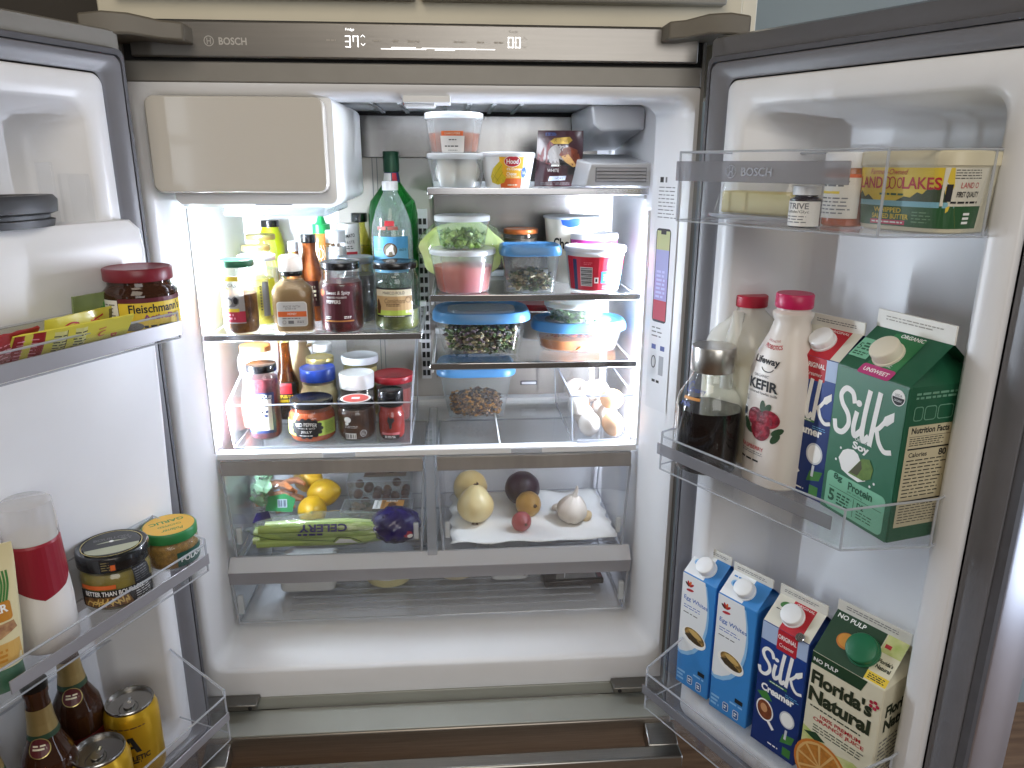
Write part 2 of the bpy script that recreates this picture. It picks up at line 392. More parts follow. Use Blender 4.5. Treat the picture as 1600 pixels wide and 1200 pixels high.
P.ring(-0.318, -0.003, 0.0068, 0.0068, 0.0012, LOGO); P.stroke([(-.3205, -.007), (-.3205, .001)], .0012, LOGO, sm=False); P.stroke([(-.3155, -.007), (-.3155, .001)], .0012, LOGO, sm=False); P.stroke([(-.3205, -.003), (-.3155, -.003)], .0012, LOGO, sm=False)
P.build('brand_mark', cp, CPM)
# hinge covers over the top corners
for sg, xs, dz in ((-1, (0.467, 0.405, 0.368, 0.338), 0.0), (1, (0.488, 0.43, 0.40, 0.376), 0.012)):
    m = MB(); top = [0.068, 0.070, 0.0635, 0.0625]; hgt = [0.026, 0.028, 0.026, 0.024]; fy = [-0.085, -0.075, -0.055, -0.048]
    m.rings([[(sg * x, y0, z), (sg * x, 0.02, z), (sg * x, 0.02, z - h), (sg * x, y0, z - h)] for x, z, h, y0 in
             zip((xs[0], (xs[0] + xs[1]) / 2, xs[1], xs[2], xs[3]), [t_ + 0.012 + dz for t_ in (0.066, 0.0705, 0.070, 0.064, 0.0625)], [.028, .03, .028, .026, .025], [-.09, -.085, -.075, -.058, -.05])])
    FB(m, 'hinge_cover', M('hinge_taupe', '686257', .45, noise=.06, ns=30), bevel=0.003)
# liner
LX, RX = -0.412, 0.402
m = MB()
rr_rings(m, [(-.4470, .4470, -1.1215, -.0018, .004, 0.0005), (-.438, .4405, -1.066, -.011, .03, 0.0), (-.430, .433, -1.058, -.020, .03, .010), (-.409, .3995, -1.034, -.0225, .03, .082), (-.412, .402, -1.03, -.0138, .02, .10), (-.412, .402, -1.03, -.0135, .015, .446)])
FB(m, 'liner', WHITE, smooth=50)
bp = fbox('back_wall', (-0.413, 0.403, 0.440, 0.452, -1.035, -0.010), WHITE)
fbox('air_panel', (-0.205, 0.385, 0.432, 0.4398, -0.66, -0.107), M('taupe_back_plastic', 'a9a39b', 0.4, noise=0.04, ns=10), 0.002)
m = MB(); m.box(-0.167, 0.36, 0.424, 0.4315, -0.1065, -0.0235); m.box(0.004, 0.36, 0.424, 0.4315, -0.345, -0.107); FB(m, 'steel_back_panel', STEEL, smooth=0)
fbox('air_slot', (-0.169, 0.352, 0.421, 0.4395, -0.0225, -0.0145), BLACKGAP)
for x in (-0.128, -0.118, 0.0): fbox('panel_groove', (x, x + 0.002, 0.4305, 0.4325, -0.6, -0.108), GREYPL)
rail = fbox('shelf_rail', (-0.034, -0.012, 0.423, 0.4315, -0.60, -0.215), M('rail_white', 'c7c7c9', 0.35))
for i in range(17):
    z = -0.235 - i * 0.0215
    fbox('slot', (-0.0315, -0.0245, 0.4215, 0.4228, z - 0.013, z), BLACKGAP, parent=rail); fbox('slot', (-0.0215, -0.0145, 0.4215, 0.4228, z - 0.013, z), BLACKGAP, parent=rail)
fbox('latch_slot', (0.196, 0.236, 0.428, 0.4318, -0.622, -0.611), GREYPL, 0.002); fbox('latch_slot', (0.199, 0.233, 0.4262, 0.4282, -0.6195, -0.6135), WPLAST, 0.001)
# ceiling ribs, latch in the ceiling lip
for x in (-0.10, -0.05, 0.03, 0.075, 0.12, 0.17): fbox('ceiling_rib', (x, x + 0.007, 0.17, 0.42, -0.0185, -0.0145), M('ceiling_grey', 'a0a4a8', 0.4))
m = MB(); m.box(-0.03, 0.045, 0.0, 0.06, -0.028, -0.0175); m.box(-0.028, 0.02, 0.012, 0.05, -0.0335, -0.0282); FB(m, 'latch_receiver', WPLAST, bevel=0.0015)
# ice maker
im = MB(); rr_rings(im, [(-.398, -.142, -.184, -.018, .012, .012), (-.400, -.140, -.190, -.018, .015, .03), (-.405, -.140, -.186, -.016, .015, .36)], cap1=True, cap0=True)
ice = FB(im, 'ice_maker', WPLAST, smooth=40)
m = MB(); rr_rings(m, [(-.4195, -.1545, -.1635, -.0235, .012, -.010), (-.4225, -.1520, -.166, -.0215, .014, -.007), (-.4225, -.1520, -.166, -.0215, .014, .010)], cap0=True, cap1=True)
FB(m, 'cover', M('icemaker_cover', 'd8d4cc', 0.16, coat=0.3, noise=0.02, ns=6), ice, smooth=40)
m = MB(); m.box(-0.275, -0.215, 0.0125, 0.02, -0.186, -0.168); FB(m, 'grip', GREYPL, ice, bevel=0.002)
m = MB(); m.box(-.335, -.165, .04, .30, -.206, -.1905); FB(m, 'lamp_lens', clear('lens_plastic', (.9, .95, 1), .15, body=.3), ice, bevel=0.004)
# filter housing and vent box on the right
m = MB(); m.rings([[(.30, .17, -.016), (.4005, .17, -.016), (.4005, .17, -.058), (.322, .17, -.062), (.305, .17, -.05)], [(.30, .42, -.016), (.4005, .42, -.016), (.4005, .42, -.09), (.322, .42, -.094), (.305, .42, -.08)]])
FB(m, 'filter_housing', M('housing_grey', 'b4b6ba', 0.35, noise=.04, ns=8), bevel=0.004)
m = MB(); m.rings([[(.283, .118, -.160), (.405, .118, -.160), (.405, .118, -.118), (.292, .118, -.1185)], [(.248, .33, -.160), (.405, .33, -.160), (.405, .33, -.10), (.262, .33, -.10)]])
vb = FB(m, 'vent_box', M('housing_grey', 'b4b6ba'), bevel=0.003)
FB((lambda q: (q.box(.302, .395, .1165, .1185, -.151, -.1255), q)[1])(MB()), 'grille_frame', GREYPL, vb)
for i in range(4):
    z = -0.1495 + i * 0.006; fbox('slat', (.304, .393, .1125, .1164, z, z + .0042), M('slat_grey', '9a9a9e', 0.4), parent=vb)
# shelves
def shelf(x0, x1, y0, y1, z, lab=None):
    tr = fbox('shelf', (x0, x1, y0, y0 + 0.008, z - 0.011, z + 0.0015), CHROME, 0.0015)
    g = fbox('glass_pane', (x0 + 0.004, x1 - 0.004, y0 + 0.0082, y1, z - 0.005, z), SHELFGLASS, parent=tr)
    for x in (x0 + 0.002, x1 - 0.006): fbox('side_arm', (x, x + 0.004, y0 + 0.0083, y1 + 0.02, z - 0.018, z - 0.0052), WPLAST, parent=tr)
    fbox('rear_rail', (x0 + .003, x1 - .003, y1 + .0002, y1 + .012, z - .006, z + .006), WPLAST, parent=tr)
    if lab: tr['label'] = lab
shelf(-0.409, -0.016, 0.092, 0.40, -0.420, 'glass shelf crowded with condiment jars')
shelf(0.001, 0.397, 0.100, 0.40, -0.162, 'topmost glass shelf')
shelf(0.000, 0.394, 0.105, 0.40, -0.353, 'middle glass shelf'); shelf(-0.003, 0.393, 0.105, 0.40, -0.483, 'lower glass shelf')
# bottom glass shelf over the crispers
bs = fbox('crisper_cover', (-0.4095, 0.3975, 0.094, 0.118, -0.662, -0.6485), WPLAST, 0.002)
fbox('glass_pane', (-0.405, 0.392, 0.1185, 0.398, -0.656, -0.650), SHELFGLASS, parent=bs)
fbox('rear_rail', (-0.405, 0.392, 0.3985, 0.428, -0.66, -0.644), WPLAST, parent=bs)
fbox('divider', (0.128, 0.131, 0.1185, 0.398, -0.6498, -0.6485), WPLAST, parent=bs)
for x in (-0.21, 0.15): fbox('slide_clip', (x, x + 0.06, 0.0915, 0.0938, -0.660, -0.651), clear('clip_clear', (.8, .82, .85), .1, body=.5), parent=bs)
fbox('crisper_divider', (-0.0185, 0.0015, 0.100, 0.40, -0.885, -0.6632), clear('divider_plastic', (.9, .92, .94), .1, body=.35, bodycol=(.8, .82, .85)), 0.002)
# interior light strips (lit lamps)
STRIP = M('light_strip_glow', (0.78, 0.88, 1.0), 0.5, emit=390.0); STRIPR = M('light_strip_glow_right', (0.80, 0.86, 1.0), 0.5, emit=430.0)
for sg, pl, z0, z1, gm in ((-1, ((-.4118, .091), (-.4010, .1065), (-.4118, .121)), -.635, -.205, STRIP), (1, ((.4016, .102), (.3908, .1175), (.4016, .132)), -.64, -.21, STRIPR)):
    m = MB(); F3, B3, A3 = pl     # wedge-shaped light module: its lens throws the light inwards and to the back
    for (p, q), mi in (((F3, B3), 0), ((B3, A3), 1), ((A3, F3), 0)): m.poly([(*p, z0), (*q, z0), (*q, z1), (*p, z1)], mi)
    m.poly([(*p, z0) for p in pl], 0); m.poly([(*p, z1) for p in pl], 0)
    FB(m, 'light_strip', [M('light_strip_cover', (0.82, 0.9, 1.0), 0.5, emit=14.0), gm], smooth=0)
fbox('lamp', (-0.335, -0.30, 0.15, 0.19, -0.2085, -0.2065), M('lamp_glow', (0.85, 0.93, 1.0), 0.5, emit=160.0), parent=ice)
fbox('ceiling_lamp_lens', (-0.10, 0.28, 0.106, 0.134, -0.0166, -0.0150), M('ceiling_lamp_glow', (0.88, 0.93, 1.0), 0.5, emit=14.0))
for x in (-0.4105, 0.4005):
    fbox('strip_light_shield', (x - .0035, x + .0035, .084, .0905, -.645, -.195) if x < 0 else (x - .004, x + .002, .094, .1015, -.65, -.20), WHITE)  # added lip that keeps strip light off the flared liner front
    for z in (-.30, -.46, -.55): fbox('strip_clip', (x - .0022, x + .0022, .087, .0915, z, z + .012), WPLAST)
# mullion, freezer drawer
fbox('lower_header', (-0.4468, 0.4468, -0.002, 0.03, -1.150, -1.1220), M('freezer_top_grey', 'a3a49c', 0.45, metal=0.2, noise=0.05, ns=14, bump=0.03, bs=700), 0.002)
DRAWER = M('freezer_top_grey', 'a3a49c', 0.45, metal=0.2, noise=0.05, ns=14, bump=0.03, bs=700)
fd = fbox('freezer_drawer', (-0.4505, 0.4505, -0.076, -0.006, -1.62, -1.1505), M('freezer_steel', 'b4aca2', 0.42, metal=1.0, noise=0.2, ns=7, aniso=(1.5, 50, 50)), 0.003)
fbox('top_cap', (-0.45, 0.45, -0.0755, -0.0065, -1.1503, -1.1462), DRAWER, 0.0015, fd)
fbox('handle', (-0.430, 0.455, -0.150, -0.118, -1.205, -1.176), STEELH, 0.004, fd)
for x0, x1 in ((-0.430, -0.385), (0.398, 0.455)):
    m = MB(); m.rings([[(x0, -0.0765, -1.160), (x1, -0.0765, -1.160), (x1, -0.0765, -1.198), (x0, -0.0765, -1.198)], [(x0, -0.1178, -1.177), (x1, -0.1178, -1.177), (x1, -0.1178, -1.204), (x0, -0.1178, -1.204)]])
    FB(m, 'handle_bracket', STEELH, fd, bevel=0.002)
for x0, x1 in ((-0.447, -0.345), (0.345, 0.447)):
    hb = fbox('lower_hinge', (x0, x1, -0.035, -0.0025, -1.124, -1.112), M('hinge_steel', '76746f', 0.35, metal=0.9), 0.002)
    m = MB(); m.X = Matrix.Translation((x1 - 0.012 if x0 < 0 else x0 + 0.012, -0.0355, -1.118)) @ Matrix.Rotation(math.pi / 2, 4, 'X'); m.loft(Loft([(0, .004), (.0015, .0035)]), 12); FB(m, 'screw', BLACKGAP, hb)
# instruction sticker on the flared right wall
def flare(u, v, off):           # u to the right (towards the front), v up
    f = (u + 0.034) / 0.068; return (0.4035 + 0.026 * f - off - 0.0006, 0.072 - 0.058 * f, v + 1.66)
flare.cuts = []; flare.du = None
P = Print()
ST = M('sticker_film', 'e0e1e4', 0.4); SCRN = [M('phone_yellow', 'b4b884', .4), M('phone_blue', '9aa0cc', .4), M('phone_violet', '9e96c6', .4), M('phone_red', 'b03a48', .4)]
P.rect(-.032, -.560, .032, -.140, ST, 0)
P.rect(-.026, -.395, .016, -.228, INK, 1, r=.007)
for k, (a, b) in enumerate(((-.265, -.232), (-.315, -.265), (-.355, -.315), (-.391, -.355))): P.rect(-.0235, a, .0135, b, SCRN[k], 2, r=0.0)
P.rect(-.012, -.238, .003, -.232, INK, 3)
P.lines(-.019, -.352, .008, -.300, 7, M('sticker_pale', 'b9bfe6', .5), 3); P.lines(-.026, -.212, .026, -.155, 9, GREYINK, 1, fill=.25); P.lines(-.024, -.425, .010, -.402, 3, GREYINK, 1, fill=.3)
for u in (-.022, .004): P.rect(u, -.446, u + .013, -.437, M('store_badge', '4a568f', .5), 1)
P.ring(-.014, -.470, .006, .011, .002, INK, 1).rect(-.0245, -.496, -.006, -.452, ST, 0).rect(.002, -.492, .016, -.456, M('sticker_grey', '9fa1a6', .5), 1)
P.rect(-.016, -.508, -.006, -.503, INK, 1).rect(-.003, -.508, .006, -.503, INK, 1); P.rect(-.024, -.150, -.014, -.141, INK, 1).rect(-.009, -.150, -.004, -.141, GREYINK, 1)
P.build('instruction_sticker', fr, flare)

# ------------------------------------------------------------------ doors
DO = {'R': ((0.447, -0.126), 29.0, 1), 'L': ((-0.430, -0.122), 25.0, -1)}
def dpos(k, s, t, z):
    (ox, oy), th, sg = DO[k]; th = math.radians(th)
    return (ox + s * sg * math.sin(th) - t * sg * math.cos(th), oy - s * math.cos(th) - t * math.sin(th), z)
DROT = {'R': -61.0, 'L': 65.0}       # rotation that turns a thing's front (-Y) out of the door
def dloc(k, s, t): return (s if k == 'R' else -s, -t)     # door coordinates -> local XY of a thing turned by DROT
def door(k, pan, label):
    sg = DO[k][2]
    def ring(s0, s1, z0, z1, r, t): return [(sg * (s0 + s1) / 2 + (x - (s0 + s1) / 2), -t, z) for x, z in rrect(s0, s1, z0, z1, r)]
    m_ = MB(); zt = 0.056 if k == 'L' else 0.058
    m_.rings([ring(-.045, .470, -1.125, zt, .006, -.130), ring(-.048, .473, -1.128, zt + .003, .008, -.122), ring(-.048, .473, -1.128, zt + .003, .008, -.018), ring(-.046, .471, -1.126, zt, .006, -.0125), ring(-.036, .458, -1.114, .020, .006, -.0125)], cap1=False)
    d = m_.build('door', M('door_steel', 'b4b4ba', 0.3, metal=1.0, noise=.08, ns=6) if k == 'R' else TAUPE, fr, smooth=40)
    d.location = Vector(dpos(k, 0, 0, 0)) + FZ; d.rotation_euler = (0, 0, math.radians(DROT[k])); d['label'] = label
    m_ = MB(); m_.rings([ring(-.040, .462, -1.118, .026, .010, -.0118), ring(-.036, .458, -1.114, .022, .012, -.003), ring(-.018, .440, -1.106, .010, .012, -.002), ring(-.012, .432, -1.102, .004, .012, -.008), ring(-.003, .424, -1.096, -.001, .012, -.0085)], cap0=False, cap1=False)
    m_.build('gasket', [GREYPL], d, smooth=50)
    m_ = MB(); m_.rings([ring(-.047, .472, -1.127, .034, .010, -.0119), ring(-.045, .470, -1.125, .032, .010, -.0045), ring(-.040, .460, -1.118, .025, .010, -.0045), ring(-.039, .459, -1.117, .024, .010, -.0115)], cap0=False, cap1=False)
    m_.build('gasket_lip', RUBBER, d, smooth=50)
    m_ = MB(); m_.rings([ring(-.001, .421, -1.094, -.003, .016, -.010), ring(.000, .420, -1.093, -.004, .016, -.003), ring(.003, .417, -1.090, -.007, .016, 0), ring(.030, .390, -1.062, -.036, .028, 0.0), ring(.036, .384, -1.056, -.042, .03, -.006), ring(.072, .372, -1.045, -.058, .03, pan + .01), ring(.082, .364, -1.035, -.068, .03, pan)], cap0=False)
    m_.build('door_liner', WHITE, d, smooth=50)
    return d
dR = door('R', -0.105, 'right hand door'); dL = door('L', -0.075, 'left hand door')
# dispenser housing inside the left door
m = MB()
def hring(s0, s1, t0, t1, z, n=5): return [(x, y, z) for x, y in rrect(-s1, -s0, -t1, -t0, min(.014, (t1 - t0) * .3))]
m.rings([hring(.0, .41, -.074, .002, -.742), hring(-.008, .43, -.072, .010, -.732), hring(-.012, .43, -.07, .013, -.70), hring(-.012, .43, -.07, .022, -.50), hring(-.012, .43, -.07, .030, -.24), hring(-.008, .43, -.07, .030, -.212), hring(.0, .43, -.068, .022, -.199)])
dh = m.build('dispenser_housing', WHITE, dL, smooth=50)
m = MB(); pts = []
for z, a, b in ((-.178, .066, .042), (-.172, .062, .038)): pass
for (z, sc) in ((-.199, .92), (-.190, .95), (-.1885, .88), (-.184, .88), (-.181, 1.0), (-.166, 1.02), (-.160, .96), (-.160, .72), (-.168, .66), (-.19, .60)):
    pts.append([(-.190 + .090 * sc * math.cos(t_) * (1 if math.cos(t_) > 0 else 1), -(-.008 + .045 * sc * math.sin(t_)), z) for t_ in [2 * math.pi * k_ / 36 for k_ in range(36)]])
m.rings(pts); m.build('ice_chute_gasket', M('chute_rubber', '3d3e42', .45, noise=.1, ns=30), dL, smooth=40)
m = MB(); m.box(-.062, -.052, -.0205 + .01, .0395, -.20, -.135); m.box(-.085, -.08, .02, .05, -.20, -.12); m.build('clear_guide', CLEAR, dL, bevel=.002)

# ------------------------------------------------------------------ clear trays: door bins, drawers, boxes
def tray_walls(mb, poly, z0, tops, th=0.0025, floor=True, mi=0, me_=1, taper=1.0, bead=0.55):
    """open box with walls th thick over the footprint poly (counter-clockwise), wall heights per corner; taper shrinks the foot"""
    n = len(poly); cx_ = sum(p[0] for p in poly) / n; cy_ = sum(p[1] for p in poly) / n
    def inset(P, d):
        out = []
        for i in range(n):
            a, b, c_ = Vector(P[i - 1]), Vector(P[i]), Vector(P[(i + 1) % n]); e1 = (b - a).normalized(); e2 = (c_ - b).normalized()
            n1, n2 = Vector((-e1.y, e1.x)), Vector((-e2.y, e2.x)); bi = (n1 + n2); out.append(tuple(b + bi * (d / max(0.3, bi.dot(n1)))))
        return out
    foot = [(cx_ + (x - cx_) * taper, cy_ + (y - cy_) * taper) for x, y in poly]; fi = inset(foot, th); pi = inset(poly, th)
    for i in range(n):
        j = (i + 1) % n
        o0, o1, O0, O1 = (*foot[i], z0), (*foot[j], z0), (*poly[i], tops[i]), (*poly[j], tops[j])
        q0, q1, Q0, Q1 = (*fi[i], z0 + th), (*fi[j], z0 + th), (*pi[i], tops[i]), (*pi[j], tops[j])
        mb.poly((o0, o1, O1, O0), mi); mb.poly((q1, q0, Q0, Q1), mi); mb.poly((O0, O1, Q1, Q0), me_)
    if floor: mb.poly([(*p, z0) for p in foot][::-1], mi); mb.poly([(*p, z0 + th) for p in fi], mi)
    # bright edge beads along the rim, the corners and the foot
    r = th * bead
    for i in range(n):
        j = (i + 1) % n
        mb.tube([(*poly[i], tops[i]), (*poly[j], tops[j])], r, 6, me_); mb.tube([(*foot[i], z0), (*poly[i], tops[i])], r, 6, me_)
        mb.tube([(*foot[i], z0), (*foot[j], z0)], r * .8, 6, me_)
def cbuild(mb, name, mats, parent): # keep the authored normals (thin sheets)
    me = bpy.data.meshes.new(name); me.from_pydata(mb.v, [], mb.f); me.polygons.foreach_set('material_index', mb.m); me.update()
    return finish(name, me, mats, parent, smooth=35)
def door_bin(k, s0, s1, t1, z0, ztop, zback, back, label, trim, cut=0.05, group='clear door bins', tm=None):
    """bin hung on a door: s0..s1 along the door, front at t1, back at 'back'"""
    o = thing('door_bin', label, 'door bin', dpos(k, 0, 0, z0), DROT[k], group); sg = DO[k][2]
    Pst = [(s0, back), (s0, t1 - .012), (s0 + .012, t1), (s1 - cut, t1 - .004), (s1, t1 - .105), (s1, back)]
    tp = [zback, ztop, ztop, ztop, ztop + (zback - ztop) * .8, zback]
    poly = [dloc(k, *p) for p in Pst]; tops = [z - z0 for z in tp]
    area2 = sum(poly[i][0] * poly[(i + 1) % 6][1] - poly[(i + 1) % 6][0] * poly[i][1] for i in range(6))
    if area2 < 0: poly = poly[::-1]; tops = tops[::-1]
    m_ = MB(); tray_walls(m_, poly, 0, tops, .0028); cbuild(m_, 'tray', [CLEAR, CLEAREDGE], o)
    a, b, z1, z2 = trim
    q = [dloc(k, s_, t1 + .0012) for s_ in (a, b)]
    m_ = MB(); xa, xb = sorted((q[0][0], q[1][0])); y = q[0][1]
    m_.box(xa, xb, y - .002, y, z1 - z0, z2 - z0); tr = m_.build('trim_strip', tm or TRIM, o, bevel=.0006)
    return o, tr, (xa, xb, y - .002)
o, tr, q = door_bin('R', .018, .388, .116, -.196, -.104, -.104, -.09, 'clear bin with raised letters at the top of the right door', (.026, .29, -.142, -.116), cut=.06, tm=clear('smoky_trim', (.8, .8, .82), .12, body=.5, bodycol=(.42, .42, .45)))
P = Print(); RL = M('raised_logo', 'b9bbc0', .2, metal=.8)
P.text('BOSCH', .022, 0, .047, .0105, RL, bold=.02).ring(-.018, 0, .0075, .0075, .0014, RL).stroke([(-.0205, -.005), (-.0205, .005)], .0014, RL, sm=False).stroke([(-.0155, -.005), (-.0155, .005)], .0014, RL, sm=False).stroke([(-.0205, 0), (-.0155, 0)], .0014, RL, sm=False)
P.build('lettering', tr, plane_map((.142, q[2], -.129 + .196), (1, 0, 0), (0, 0, 1)), step=.0005)
door_bin('R', .018, .392, .118, -.572, -.518, -.505, -.10, 'clear bin with cartons and bottles in the middle of the right door', (.024, .325, -.548, -.530), cut=.055, tm=MATS['smoky_trim'])
door_bin('R', .018, .392, .118, -1.012, -.945, -.875, -.10, 'clear bin with four cartons at the bottom of the right door', (.024, .33, -.985, -.968), cut=.055, tm=MATS['smoky_trim'])
door_bin('L', .035, .41, .128, -.353, -.318, -.312, .032, 'clear bin with yeast jar and packets on the left door', (.045, .36, -.349, -.329), cut=.03)
door_bin('L', .035, .41, .126, -.717, -.672, -.65, .0145, 'clear bin with bouillon and garlic jars on the left door', (.045, .36, -.705, -.688), cut=.03)
door_bin('L', .025, .41, .118, -1.040, -.955, -.87, -.07, 'clear bin with beer and cans at the bottom of the left door', (.035, .36, -1.0, -.985), cut=.03)

def sheet_poly(x0, x1, y0, y1): return [(x0, y0), (x1, y0), (x1, y1), (x0, y1)]
def crisper(x0, x1, label):
    o = thing('crisper_drawer', label, 'drawer', ((x0 + x1) / 2, .25, -.875), 0, 'crisper drawers'); h = (x1 - x0) / 2
    m_ = MB(); tray_walls(m_, [(-h, -.148), (h, -.148), (h, .145), (-h, .145)], 0, [.18] * 4, .0028, taper=.955, bead=.8); cbuild(m_, 'tray', [CLEAR, CLEAREDGE], o)
    m_ = MB(); m_.box(-h, h, -.1535, -.1495, .180, .208); m_.build('front_strip', M('crisper_strip', 'b0aca8', .32, metal=.3, noise=.25, ns=3, aniso=(6, 1, 1)), o, bevel=.001)
    m_ = MB(); m_.box(-h, h, -.1490, -.130, .205, .2085); m_.build('top_rail', WPLAST, o)
    for s_ in (-1, 1):
        m_ = MB(); m_.box(s_ * (h - .018) - .005, s_ * (h - .018) + .005, -.147, -.139, .03, .065); m_.build('glide', FROSTLID, o, bevel=.002)
    return o
crisper(-.405, -.022, 'clear crisper drawer full of celery, lemons and bagged produce'); crisper(.005, .389, 'clear crisper drawer holding onions and garlic on a paper towel')
dd = thing('deli_bin', 'wide clear shallow drawer with silver trim at the bottom of the fridge', 'bin', (-.007, .24, -1.015))
m = MB(); tray_walls(m, [(-.400, -.148), (.400, -.148), (.400, .15), (-.400, .15)], 0, [.10] * 4, .0028, taper=.985, bead=.85); cbuild(m, 'tray', [CLEAR, CLEAREDGE], dd)
m = MB(); m.rings([[(-.404, -.158, .118), (-.404, -.150, .088), (-.404, -.146, .088), (-.404, -.146, .118)], [(.404, -.158, .118), (.404, -.150, .088), (.404, -.146, .088), (.404, -.146, .118)]]); m.build('front_strip', TRIM, dd, bevel=.0008)
m = MB(); m.rings([[(-.403, -.158, .1183), (-.403, -.146, .1183), (-.403, -.128, .140), (-.403, -.134, .140)], [(.403, -.158, .1183), (.403, -.146, .1183), (.403, -.128, .140), (.403, -.134, .140)]]); m.build('top_ledge', clear('ledge_plastic', (.92, .93, .95), .1, body=.93, bodycol=(.86, .87, .9)), dd, bevel=.001)
for i in range(9): boxobj('floor_rib', (-.30, .34, -.12 + i * .026, -.116 + i * .026, .0032, .0055), CLEAREDGE, dd)
for s_ in (-1, 1): boxobj('glide', (s_ * .388 - .006, s_ * .388 + .006, -.1475, -.139, .02, .062), FROSTLID, dd, .002)
# ------------------------------------------------------------------ generic food packages
def lobj(name, secs, mat, parent, seg=36, cap0=True, cap1=True, smooth=40, cx=0.0, cy=0.0, wob=None):
    L = Loft(secs, cx, cy); m_ = MB(); m_.loft(L, seg, cap0, cap1, wob=wob); o = m_.build(name, mat, parent, smooth=smooth); return o, L
def lid_secs(z, r, h, n=2.0, ry=None):
    ry = ry or r
    return [(z, r * .985, ry * .985, n), (z + .0012, r, ry, n), (z + h - .002, r, ry, n), (z + h - .0006, r * .98, ry * .98, n), (z + h, r * .94, ry * .94, n), (z + h - .0008, r * .90, ry * .90, n), (z + h - .0008, r * .2, ry * .2, n)]
def jar(label, loc, R, H, lidmat, fillmat=None, lvl=.85, lidh=.014, lidr=None, neck=.86, sh=.74, n=2.0, rot=0, name='glass_jar', cat='jar', glass=None, ry=None, foot=.93, group=None, seg=40, lidname='lid'):
    t = thing(name, label, cat, loc, rot, group); g = glass or JARGLASS; ry = ry or R; hb = H - lidh; k = ry / R; lr = lidr or R * (neck + .05)
    prof = [(0, .86), (.0015, foot), (.008, .985), (.016, 1.0), (hb * sh, 1.0), (hb * (sh + .06), .985), (hb * (sh + .13), neck + .04), (hb * (sh + .17), neck), (hb, neck)]
    _, L = lobj('jar_body', [(z, R * f, ry * f, n if f > neck + .02 else 2.0 + (n - 2) * .3) for z, f in prof], g, t, seg, cap1=False)
    if fillmat:
        ins = [(.003, R * .84)] + [(z, R * f * .955) for z, f in prof[2:] if z < hb * lvl]; zf = hb * lvl; q = L.at(zf); ins.append((zf, q[1] * .955))
        lobj('contents', [(z, r, r * k, n) for z, r in ins], fillmat, t, seg)
    lobj(lidname, lid_secs(hb - .0005, lr, lidh, 2.0, lr * k), lidmat, t, seg)
    return t, L
def tub(label, loc, R0, R1, H, body, lidmat, fillmat=None, lvl=.8, n=2.0, rot=0, name='tub', cat='tub', ry=1.0, lidh=.008, lidr=None, group=None, lidname='lid'):
    """tapered cup: R0 at the foot, R1 at the rim"""
    t = thing(name, label, cat, loc, rot, group); lr = lidr or R1 * 1.035; hb = H - lidh
    prof = [(0, R0 * .93), (.0015, R0 * .985), (.004, R0)] + [(.004 + (hb - .008) * i / 4, R0 + (R1 - R0) * i / 4) for i in range(1, 5)] + [(hb - .003, R1 * 1.012), (hb, R1 * 1.012)]
    _, L = lobj('tub_body', [(z, r, r * ry, n) for z, r in prof], body, t, 40, cap1=False)
    if fillmat:
        zf = hb * lvl; lobj('contents', [(.002, R0 * .9, R0 * .9 * ry, n), (.006, R0 * .965, R0 * .965 * ry, n), (zf, (R0 + (R1 - R0) * lvl) * .965, (R0 + (R1 - R0) * lvl) * .965 * ry, n), (zf + .002, R0 * .6, R0 * .6 * ry, n)], fillmat, t, 36)
    if lidmat: lobj(lidname, lid_secs(hb - .0025, lr, lidh + .0025, n, lr * ry), lidmat, t, 40)
    return t, L
def bottle(label, loc, prof, mat, capprof, capmat, fill=None, fillmat=None, rot=0, name='bottle', cat='bottle', n=2.0, k=1.0, seg=36, group=None, capname='cap'):
    """prof / capprof: lists of (z, r[, n]); k squashes the depth"""
    t = thing(name, label, cat, loc, rot, group)
    _, L = lobj('bottle_body', [(q[0], q[1], q[1] * (k if q[1] > .016 else 1.0), q[2] if len(q) > 2 else n) for q in prof], mat, t, seg)
    if fillmat:
        ins = [(max(q[0], .002), q[1] * .945, q[2] if len(q) > 2 else n) for q in prof if q[0] < fill]; q = L.at(fill); ins.append((fill, q[1] * .945, q[3]))
        lobj('contents', [(a, b, b * (k if b > .016 else 1.0), c) for a, b, c in ins], fillmat, t, seg)
    if capprof: lobj(capname, [(q[0], q[1], q[1], 2.0) for q in capprof], capmat, t, 28)
    return t, L
def cap_prof(z, r, h): return [(z, r), (z + h - .0015, r), (z + h, r * .93)]
def chunks(mb, n, fn, size, nm=1, seed=1, flat=.5):
    """many small irregular pieces; fn(g) gives a random point, nm materials"""
    g = random.Random(seed)
    for _ in range(n):
        x, y, z = fn(g); s_ = size * g.uniform(.55, 1.3); mi = g.randrange(nm)
        a = Matrix.Translation((x, y, z)) @ Matrix.Rotation(g.uniform(0, 6.28), 4, 'Z') @ Matrix.Rotation(g.uniform(-1, 1), 4, 'X')
        P_ = [(-s_, -s_ * .5, 0), (s_ * .7, -s_ * .8, s_ * .1), (s_, s_ * .5, 0), (-s_ * .5, s_ * .8, -s_ * .1), (0, 0, s_ * flat * 1.4), (0, 0, -s_ * flat)]
        i = [mb.pt(a @ Vector(p)) for p in P_]
        for f_ in ((0, 1, 4), (1, 2, 4), (2, 3, 4), (3, 0, 4), (1, 0, 5), (2, 1, 5), (3, 2, 5), (0, 3, 5)): mb.face([i[q] for q in f_], mi)
def colm(name, c, r=.5, noise=.25, ns=70, c2=None, bump=.2, bs=90, **k): return M(name, c, r, noise=noise, ns=ns, col2=c2, bump=bump, bs=bs, **k)
ZL, Z1, Z2, Z3, ZB = -0.4198, -0.1618, -0.3528, -0.4828, -0.6498
